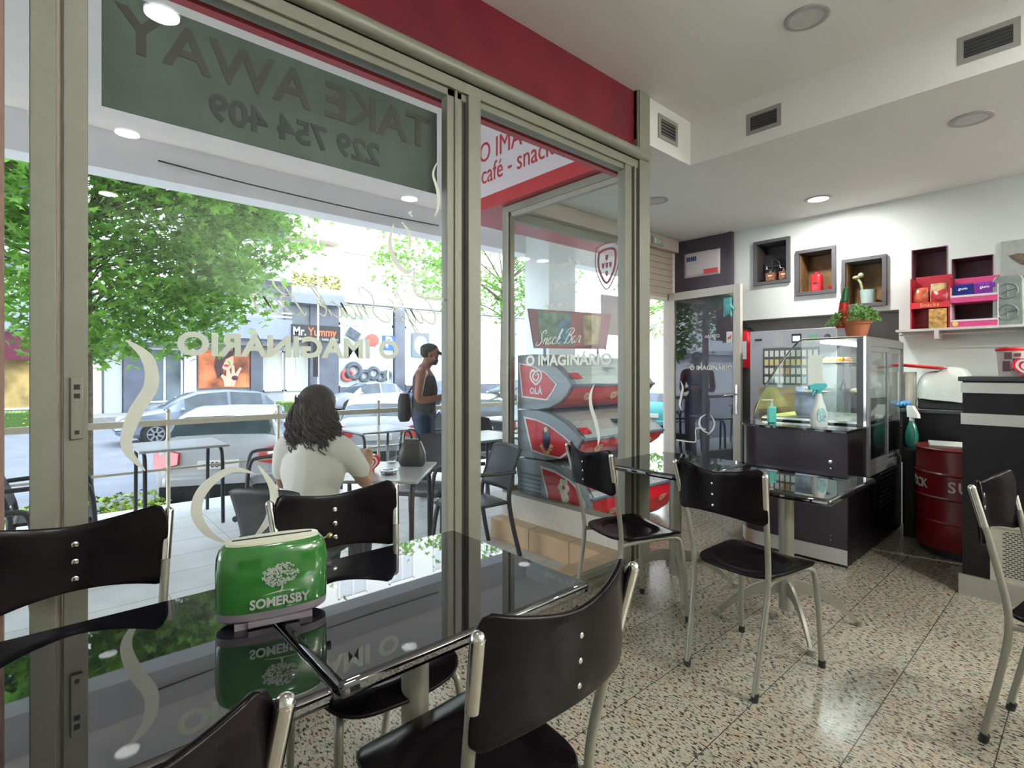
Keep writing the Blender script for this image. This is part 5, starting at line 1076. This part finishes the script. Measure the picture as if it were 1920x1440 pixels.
tree('sparse tree branches in front of the bright upper facade', 11.8, 16.3, SG, 6.4, .09, (-1.3, 1.0, 6.2, 2.0, 1.2, 1.6), 26, 34, .15, 44)
tree('light green tree outside the open entrance doorway', 21.5, 14.5, SG, 5, .10, (0, 0, 5.2, 2.2, 2.0, 1.9), 40, 40, .14, 55)
def hedge(lab, x0, x1, y, h_, seed):
    random.seed(seed); t = thing('hedge', lab, 'hedge', ((x0+x1)/2, y, SG)); L_ = (x1-x0)/2
    MB().box(-L_, L_, -.35, .35, 0, h_-.06).done('hedge_core', mat('hedge_inner', (.06, .12, .02), .9), t)
    pts = [(random.uniform(-L_, L_), random.choice((-.36, .36, random.uniform(-.36, .36))), random.uniform(.02, h_)) if random.random() < .5 else (random.uniform(-L_, L_), random.uniform(-.38, .38), h_) for i in range(int(L_*420))]
    link('foliage', leafmesh(pts, .07, seed), mat('hedge_leaf', (.26, .36, .03), .6, var=.4, scale=4), t, smooth=0)
hedge('clipped yellow-green hedge at the far left across the street', -4.6, 1.2, 25.6, .62, 61); hedge('clipped yellow-green hedge between the grey car and the silver car', 6.6, 9.7, 25.6, .62, 62)
t = thing('ground_cover', 'low green ground cover plants at the foot of the big street tree', 'plants', (.55, 8.6, -.62))
random.seed(77); link('foliage', leafmesh([(random.uniform(-1.6, .7), random.uniform(-.5, .7), random.uniform(0, .22)) for i in range(900)], .08, 78), M_['hedge_leaf'], t, smooth=0)
hedge('low clipped hedge across the street seen through the doorway', 20, 34, 12.5, .6, 63)
# ---------------------------------------------------------------- cars
def car(lab, loc, rz, paint, L_=4.0, dark=False, plate=None, wag=0):
    t = thing('car', lab, 'car', loc, rz); k = L_/4.05
    ST = [(0, .34, .62, .66, .70), (.06, .24, .80, .86, .79), (.14, .2, .93, .99, .83), (.24, .19, .95, 1.10, .845), (.47, .18, .95, 1.36, .85), (.58, .18, .95, 1.40, .85), (1.42, .18, .93, 1.47, .86), (1.50, .18, .93, 1.47, .86), (2.2, .18, .91, 1.42, .86), (2.55, .18, .90, 1.28, .855), (2.63, .18, .90, 1.24, .855), (3.02, .18, .89, .96, .85), (3.5, .2, .82, .86, .83), (3.86, .24, .70, .72, .77), (4.05, .34, .5, .52, .64)]
    rings = []
    for x, zb, zl, zt, w_ in ST:
        cab = max(0, min(1, (zt-zl)/.4)); wt = w_*(.93-.17*cab); rings.append([(x*k, s_*a, b_) for s_, seq in ((1, ((0, zb), (w_*.88, zb), (w_, zb+.10), (w_*1.01, (zb+zl)/2), (w_*.965, zl), (wt, zt-.035), (wt*.82, zt), (0, zt+.015))),) for a, b_ in seq])
    B = MB(); G = MB(); n_ = 8; pil = {4, 6, 9}
    for i in range(len(ST)-1):
        for s_ in (1, -1):
            for j in range(n_-1):
                q = [rings[i][j], rings[i+1][j], rings[i+1][j+1], rings[i][j+1]]; q = [(a, s_*b_, c_) for a, b_, c_ in q]
                cabin = 3 <= i <= 10; gl_ = False
                if j == 4 and cabin and i not in pil and i != 10 and i >= 3: gl_ = True
                if j >= 5 and (i == 3 or i in (9, 10) or i == 8): gl_ = True
                if j == 4 and i in (2,): gl_ = False
                if i == 9 and j >= 5: gl_ = True
                (G if gl_ else B).poly(q)
    for mb_, z_ in ((B, 1),):
        mb_.poly([(a, b_, c_) for a, b_, c_ in rings[0]]+[(a, -b_, c_) for a, b_, c_ in rings[0][::-1]][1:-1]); mb_.poly([(a, b_, c_) for a, b_, c_ in rings[-1]]+[(a, -b_, c_) for a, b_, c_ in rings[-1][::-1]][1:-1])
    B.done('car_body', paint, t, smooth=38, weld=True); G.done('windows', mat('car_glass', (.05, .07, .09), .06, coat=.6, var=.3, scale=3), t, smooth=38, weld=True)
    for x in (.72*k, 3.22*k):
        for s_ in (-1, 1):
            MB().cyl((x, s_*.70, .31), (x, s_*.873, .31), .36, seg=26).done('wheel_arch', RUBBER, t)
            w_ = MB().cyl((x, s_*.70, .31), (x, s_*.885, .31), .31, seg=26).done('wheel', mat('tyre', (.02, .02, .02), .8), t); m = MB()
            for q in range(7): a = q*2*PI/7; m.bar((x, s_*.889, .31), (x+.19*math.cos(a), s_*.889, .31+.19*math.sin(a)), .05, .01, up=(0, 1, 0))
            m.tube([(x+.2*math.cos(a*PI/12), s_*.887, .31+.2*math.sin(a*PI/12)) for a in range(24)], .014, 6, closed=True).done('rim', mat('alloy', (.45, .46, .48), .3, metal=.8), w_)
    for s_ in (-1, 1):
        MB().prism([(.045, s_*.50, .72), (.02, s_*.80, .66), (.22, s_*.855, .72), (.26, s_*.85, .93), (.12, s_*.82, .97), (.10, s_*.50, .88)], (-.07, s_*.02, 0)).done('tail_light', mat('tail_red', (.50, .02, .03), .2, coat=.5), t, bevel=.008)
        MB().ball((3.80*k, s_*.64, .66), .16, .13, .08).done('headlight', mat('headlight', (.6, .62, .65), .15), t)
        MB().ball((2.62*k, s_*.93, .96), .06, .09, .06).done('mirror', paint, t)
    MB().box(-.05, .10, -.72, .72, .30, .56).done('bumper', paint, t, bevel=.05); MB().box(-.058, -.02, -.74, .74, .20, .42).done('bumper_insert_and_shade', RUBBER, t)  # black insert made taller, so it also paints the shadow under the car
    MB().box(-.035, .02, -.27, .27, .64, .76).done('number_plate', WHITE, t, bevel=.004)
    if plate: text('plate_lettering', plate, .11, (-.037, 0, .70), (90, 0, -90), RUBBER, t, bold=.002)
    return t
PW_ = mat('paint_white', (.42, .43, .46), .25, coat=.6, var=.01); PG = mat('paint_grey_blue', (.16, .19, .25), .25, coat=.6, var=.02); PS = mat('paint_silver', (.36, .38, .42), .28, metal=.3, coat=.6, var=.02)
PB = mat('paint_dark_blue', (.03, .05, .14), .25, coat=.6); PK_ = mat('paint_black', (.02, .02, .025), .25, coat=.6); PT = mat('paint_turquoise', (.05, .35, .33), .25, coat=.6); PR = mat('paint_red', (.40, .04, .04), .25, coat=.6)
car('white hatchback parked right behind the railing, its rear with number plate towards us', (1.92, 8.60, SG), 66, PW_, 4.1, plate='00-PT-42' if 0 else '00-P')
car('pale car with blue rear window parked behind the seated woman beyond the railing', (5.15, 9.9, SG), 62, PW_, 3.9)
car('dark car behind the standing man beyond the railing', (7.6, 9.6, SG), 62, PK_, 4.0)
car('grey-blue hatchback driving by on the street', (5.75, 18.3, SG), 180, PG, 4.3)
car('silver hatchback on the far side of the street', (14.3, 25.3, SG), 180, PS, 3.9)
car('dark blue car parked across the street behind the standing man', (20.0, 27.5, SG), 180, PB, 4.0)
car('black car seen between the window posts across the street', (25.5, 26.0, SG), 180, PK_, 4.1)
car('turquoise car seen through the open doorway', (13.8, 9.2, SG), 30, PT, 3.9)
car('red car seen through the open doorway, nearer one', (10.9, 8.3, SG), 50, PR, 3.9)
# ---------------------------------------------------------------- buildings across the street
BW = mat('render_white', (.55, .55, .53), .8, var=.02, scale=.5); BG = mat('concrete_grey', (.22, .24, .28), .8, var=.12, scale=.6); BT = mat('white_wall_tile', (.34, .36, .40), .5, var=.05, scale=3)
BD = mat('dark_stone_cladding', (.09, .10, .13), .4, var=.25, scale=1.2); BC = mat('cream_render', (.62, .56, .44), .8, var=.03); SHD = mat('shop_glass', (.13, .16, .18), .08, var=.5, scale=.7); FRW = mat('white_frame', (.6, .6, .6), .4); SHU = mat('window_shutter', (.42, .44, .47), .6, var=.05)
Yb = 30.0
def window(b, x0, x1, z0, z1, y=Yb, glass=None, mull=1, name='window'):
    w_ = MB(); t_ = .08; w_.box(x0, x1, y-.10, y+.02, z0, z0+t_).box(x0, x1, y-.10, y+.02, z1-t_, z1).box(x0, x0+t_, y-.10, y+.02, z0, z1).box(x1-t_, x1, y-.10, y+.02, z0, z1)
    for i in range(mull): xx = x0+(x1-x0)*(i+1)/(mull+1); w_.box(xx-.04, xx+.04, y-.09, y+.02, z0, z1)
    f_ = w_.done(name, FRW, b, smooth=0); MB().box(x0+.04, x1-.04, y-.05, y-.02, z0+.04, z1-.04).done('pane', glass or SHD, f_, smooth=0); return f_
ba = thing('apartment_building', 'grey and white apartment block with balconies above shops across the street', 'building', (0, 0, 0))
MB().box(-30, 9.9, Yb, 44, SG, 16).done('wall', BT, ba, smooth=0)
MB().box(-30, 9.85, Yb-.9, Yb, 2.62, 2.95).done('canopy', BG, ba, smooth=0)
for x0, x1 in ((-3.2, -2.6), (1.15, 1.95), (2.75, 3.55), (5.15, 5.65), (8.15, 8.75)): MB().box(x0, x1, Yb-.25, Yb, SG, 2.62).done('stone_pier', BD if x0 not in (1.15, 5.15) else BW, ba, smooth=0)
window(ba, 3.6, 5.1, -.2, 2.4, mull=1, name='shop_window'); window(ba, 8.78, 9.85, .2, 2.4, glass=mat('paper_covered', (.50, .53, .46), .7, var=.05), name='shop_window', mull=0)
sd_ = MB().box(2.05, 2.7, Yb-.12, Yb-.02, SG, 2.3).done('shop_door', mat('door_greenish', (.42, .46, .42), .4), ba, smooth=0)
window(ba, -2.5, 1.1, -.3, 2.4, glass=mat('warm_shop', (.40, .28, .10), .5, var=.8, scale=1), name='shop_window', mull=2)
for i, (z0, z1) in enumerate(((2.95, 4.0), (6.0, 6.9), (8.9, 9.8), (11.8, 12.7))):
    for x0, x1, y0 in ((6.0, 9.9, 28.7), (-6, 1.0, 28.7)): MB().box(x0, x1, y0, Yb, z0, z1).done('balcony', BG, ba, smooth=0)
    for x0, x1, y0 in ((6.0, 9.9, 28.7), (-6, 1.0, 28.7)): MB().bar((x0, y0+.05, z1+.15), (x1, y0+.05, z1+.15), .05, .07).bar((x0, y0+.05, z1+.35), (x1, y0+.05, z1+.35), .05, .07).done('balcony_rail', FRW, ba)
    if i < 3:
        MB().box(6.3, 8.4, Yb-.06, Yb, z1+.35, z1+1.9).done('window_shutter', SHU, ba, smooth=0); window(ba, 1.8, 3.4, z1+.2, z1+1.6, glass=SHU); window(ba, -4.5, -2.5, z1+.2, z1+1.6, glass=SHU)
bs = MB().box(-3.4, 1.1, Yb-1.05, Yb-.9, 1.75, 2.85).done('shop_sign', mat('burgundy_sign', (.10, .01, .03), .4), ba, smooth=0); MB().tube([(.05, Yb-1.06, 2.35), (.25, Yb-1.06, 2.55), (.45, Yb-1.06, 2.3)], .06, 6).done('sign_mark', mat('sign_yellow', (.8, .5, .05), .5), bs)
MB().box(5.75, 8.1, Yb-.20, Yb-.16, .45, 2.35).done('advert_poster', mat('poster_orange', (.46, .13, .05), .5, var=.8, scale=1.1), ba, smooth=0)
po = MB(); PY = Yb-.21
po.prism([(7.0+.33*math.cos(a*PI/9), PY, 1.85+.50*math.sin(a*PI/9)) for a in range(18)], (0, -.01, 0)); po.prism([(6.9, PY, .5), (7.35, PY, .5), (7.5, PY, 1.0), (7.72, PY, 1.45), (7.62, PY, 1.5), (7.4, PY, 1.15), (7.35, PY, 1.6), (7.25, PY, 1.6), (7.22, PY, 1.1), (7.08, PY, 1.5), (7.0, PY, 1.45), (6.98, PY, 1.0), (6.75, PY, 1.2), (6.7, PY, 1.1), (6.85, PY, .85)], (0, -.03, 0)).done('poster_face', mat('poster_skin', (.62, .36, .26), .5, var=.1), ba, smooth=0)
MB().prism([(6.55, PY-.02, 2.33), (7.35, PY-.02, 2.33), (7.3, PY-.02, 2.1), (6.95, PY-.02, 1.9), (6.8, PY-.02, 1.5), (6.85, PY-.02, 1.2), (6.6, PY-.02, .9), (6.45, PY-.02, 1.5)], (0, -.01, 0)).ball((7.38, PY-.04, .95), .15, .03, .12).done('poster_dark_hair', mat('poster_dark', (.05, .02, .025), .5), ba, smooth=0)
MB().ball((7.0, PY-.02, 1.58), .13, .02, .06).done('poster_lips', mat('poster_lips', (.45, .03, .04), .4), ba)
bb = thing('apartment_building', 'bright white apartment block with tall shop windows and a restaurant sign across the street', 'building', (0, 0, 0))
MB().box(9.9, 46, Yb, 46, SG, 18).done('wall', BW, bb, smooth=0); window(bb, 9.95, 11.2, .2, 2.4, glass=M_['paper_covered'], name='shop_window', mull=1)
MB().box(9.95, 12.9, 28.9, Yb, 5.0, 5.9).done('balcony', BG, bb, smooth=0); MB().box(9.95, 12.9, 28.9, Yb, 8.6, 9.3).done('balcony', BC, bb, smooth=0)
MB().box(9.92, 12.7, Yb-.12, Yb-.01, 6.0, 8.5).done('recess_wall', BC, bb, smooth=0); MB().box(9.92, 12.7, Yb-.12, Yb-.01, 9.4, 12).done('recess_wall', BC, bb, smooth=0)
window(bb, 10.4, 12.2, 6.6, 8.0, y=Yb-.12, glass=SHU); window(bb, 10.6, 12.2, 10.0, 11.2, y=Yb-.12, glass=SHU)
random.seed(8); link('balcony_plants', leafmesh([(random.uniform(9.7, 12.7), 29.0+random.uniform(-.1, .2), random.uniform(5.9, 6.7)) for i in range(500)], .16, 81), mat('plant_yellow', (.35, .36, .08), .7, var=.5), bb, smooth=0)
MB().box(12.9, 46, Yb-.35, Yb, 5.35, 6.25).done('tile_band', mat('grey_tile_band', (.34, .34, .40), .6, var=.1, scale=4), bb, smooth=0)
for x0, x1 in ((11.25, 12.9), (16.6, 17.3), (21.4, 22.2), (26, 26.8), (31, 32)): MB().box(x0, x1, Yb-.3, Yb, SG, 5.35).done('stone_pier', BD, bb, smooth=0)
MB().box(9.9, 12.9, Yb-.2, Yb-.02, 2.9, 5.0).done('dark_glazing', SHD, bb, smooth=0)
PAPER = mat('milky_shop_glass', (.40, .49, .50), .3, var=.06, scale=.6)
for x0, x1 in ((13.0, 16.55), (17.4, 21.3), (22.3, 25.9), (27, 30.8)):
    window(bb, x0, x1, .35, 4.1, glass=PAPER, mull=2, name='shop_window'); window(bb, x0, x1, 4.1, 5.3, glass=mat('shop_upper', (.36, .40, .30), .2, var=.5, scale=1), mull=1, name='shop_window')
    MB().box(x0, x1, Yb-.2, Yb, SG, .33).done('stall_riser', BD, bb, smooth=0)
for x, z in ((34, 3.2), (38, 3.2), (42, 3.2), (34, 8), (38, 8), (42, 8), (13, 12), (16.3, 12), (19.6, 12), (24, 12), (29, 12), (34, 12)): window(bb, x, x+1.8, z, z+1.7, glass=SHU)
for x, z in ((13.3, 8.3), (16.4, 9.6), (17.2, 7.4), (20.5, 10.3), (21.5, 8.1)): MB().box(x, x+1.5, Yb-.02, Yb+.01, z, z+.10).done('facade_slot', BD, bb, smooth=0)
sg = thing('restaurant_sign', 'black rectangular restaurant sign with white and orange words across the street', 'sign', (11.2, 28.7, 3.35))
MB().box(-1.35, 1.35, -.05, .05, -.50, .45).done('board', mat('sign_black', (.015, .013, .016), .5), sg, smooth=0)
text('white_word', 'Mr.', .62, (-1.28, -.055, .07), (90, 0, 0), VINYL, sg, align='LEFT', bold=.01, sx=.82); text('orange_word', 'Yummy', .62, (-.47, -.055, .07), (90, 0, 0), mat('sign_orange', (.75, .14, .04), .5), sg, align='LEFT', bold=.01, sx=.82)
text('small_words', 'RESTAURANTE · TAKE AWAY', .17, (.1, -.055, -.32), (90, 0, 0), VINYL, sg)
MB().bar((0, .05, .3), (0, 1.2, .3), .06, .06).done('bracket', RUBBER, sg)
# stickers on the milky shop windows, and street poles
st = thing('shop_stickers', 'tyre and car-part pictures on the milky shop window across the street', 'stickers', (0, Yb-.14, 0)); m = MB()
for x, z, r_ in ((13.9, 1.3, .42), (14.6, 1.0, .30), (15.2, 1.15, .33), (15.7, .95, .26), (16.1, 1.05, .24)): m.tube([(x+r_*math.cos(a*PI/8), 0, z+r_*math.sin(a*PI/8)) for a in range(16)], r_*.38, 6, closed=True)
m.cbox((13.9, 0, 4.1-.6), (.8, .03, .55), ry=30).done('tyre_pictures', mat('sticker_dark', (.08, .09, .11), .6, var=.5, scale=5), st)
MB().ball((15.1, -.02, 3.2), .45, .03, .38).tube([(13.5+.3*math.cos(a*PI/8), -.02, 1.05+.3*math.sin(a*PI/8)) for a in range(16)], .10, 6, closed=True).done('red_picture', mat('sticker_red', (.55, .09, .07), .6), st)
MB().box(17.9, 19.2, -.03, -.01, 2.2, 3.8).done('dark_picture', mat('sticker_dark2', (.16, .17, .18), .6), st); MB().ball((18.55, -.03, 3.0), .5, .02, .6).done('disc_picture', mat('sticker_pale', (.55, .58, .6), .5), st)
t = thing('parking_sign', 'blue square parking sign with white letter P on a pole across the street', 'sign', (13.9, 25.6, SG)); MB().cyl((0, .05, 0), (0, .05, 4.2), .05).done('pole', STEEL, t); MB().box(-.38, .38, -.02, .02, 3.15, 3.95).done('panel', mat('sign_blue', (.02, .10, .48), .4), t); text('letter', 'P', .8, (0, -.025, 3.57), (90, 0, 0), VINYL, t, bold=.02)
t = thing('street_pole', 'tall thin grey metal pole in front of the restaurant sign', 'pole', (9.05, 23.0, SG)); MB().cyl((0, 0, 0), (0, 0, 10.5), .045, .03).done('shaft', STEEL, t); MB().box(-.19, -.05, -.1, .1, 1.8, 3.45).done('signal_box', RUBBER, t)
MB().tube([(-.25, 0, 10.2), (.35, 0, 10.2)], .02, 6).tube([(-.2, 0, 9.7), (.3, 0, 9.7)], .02, 6).done('antenna_bars', STEEL, t)
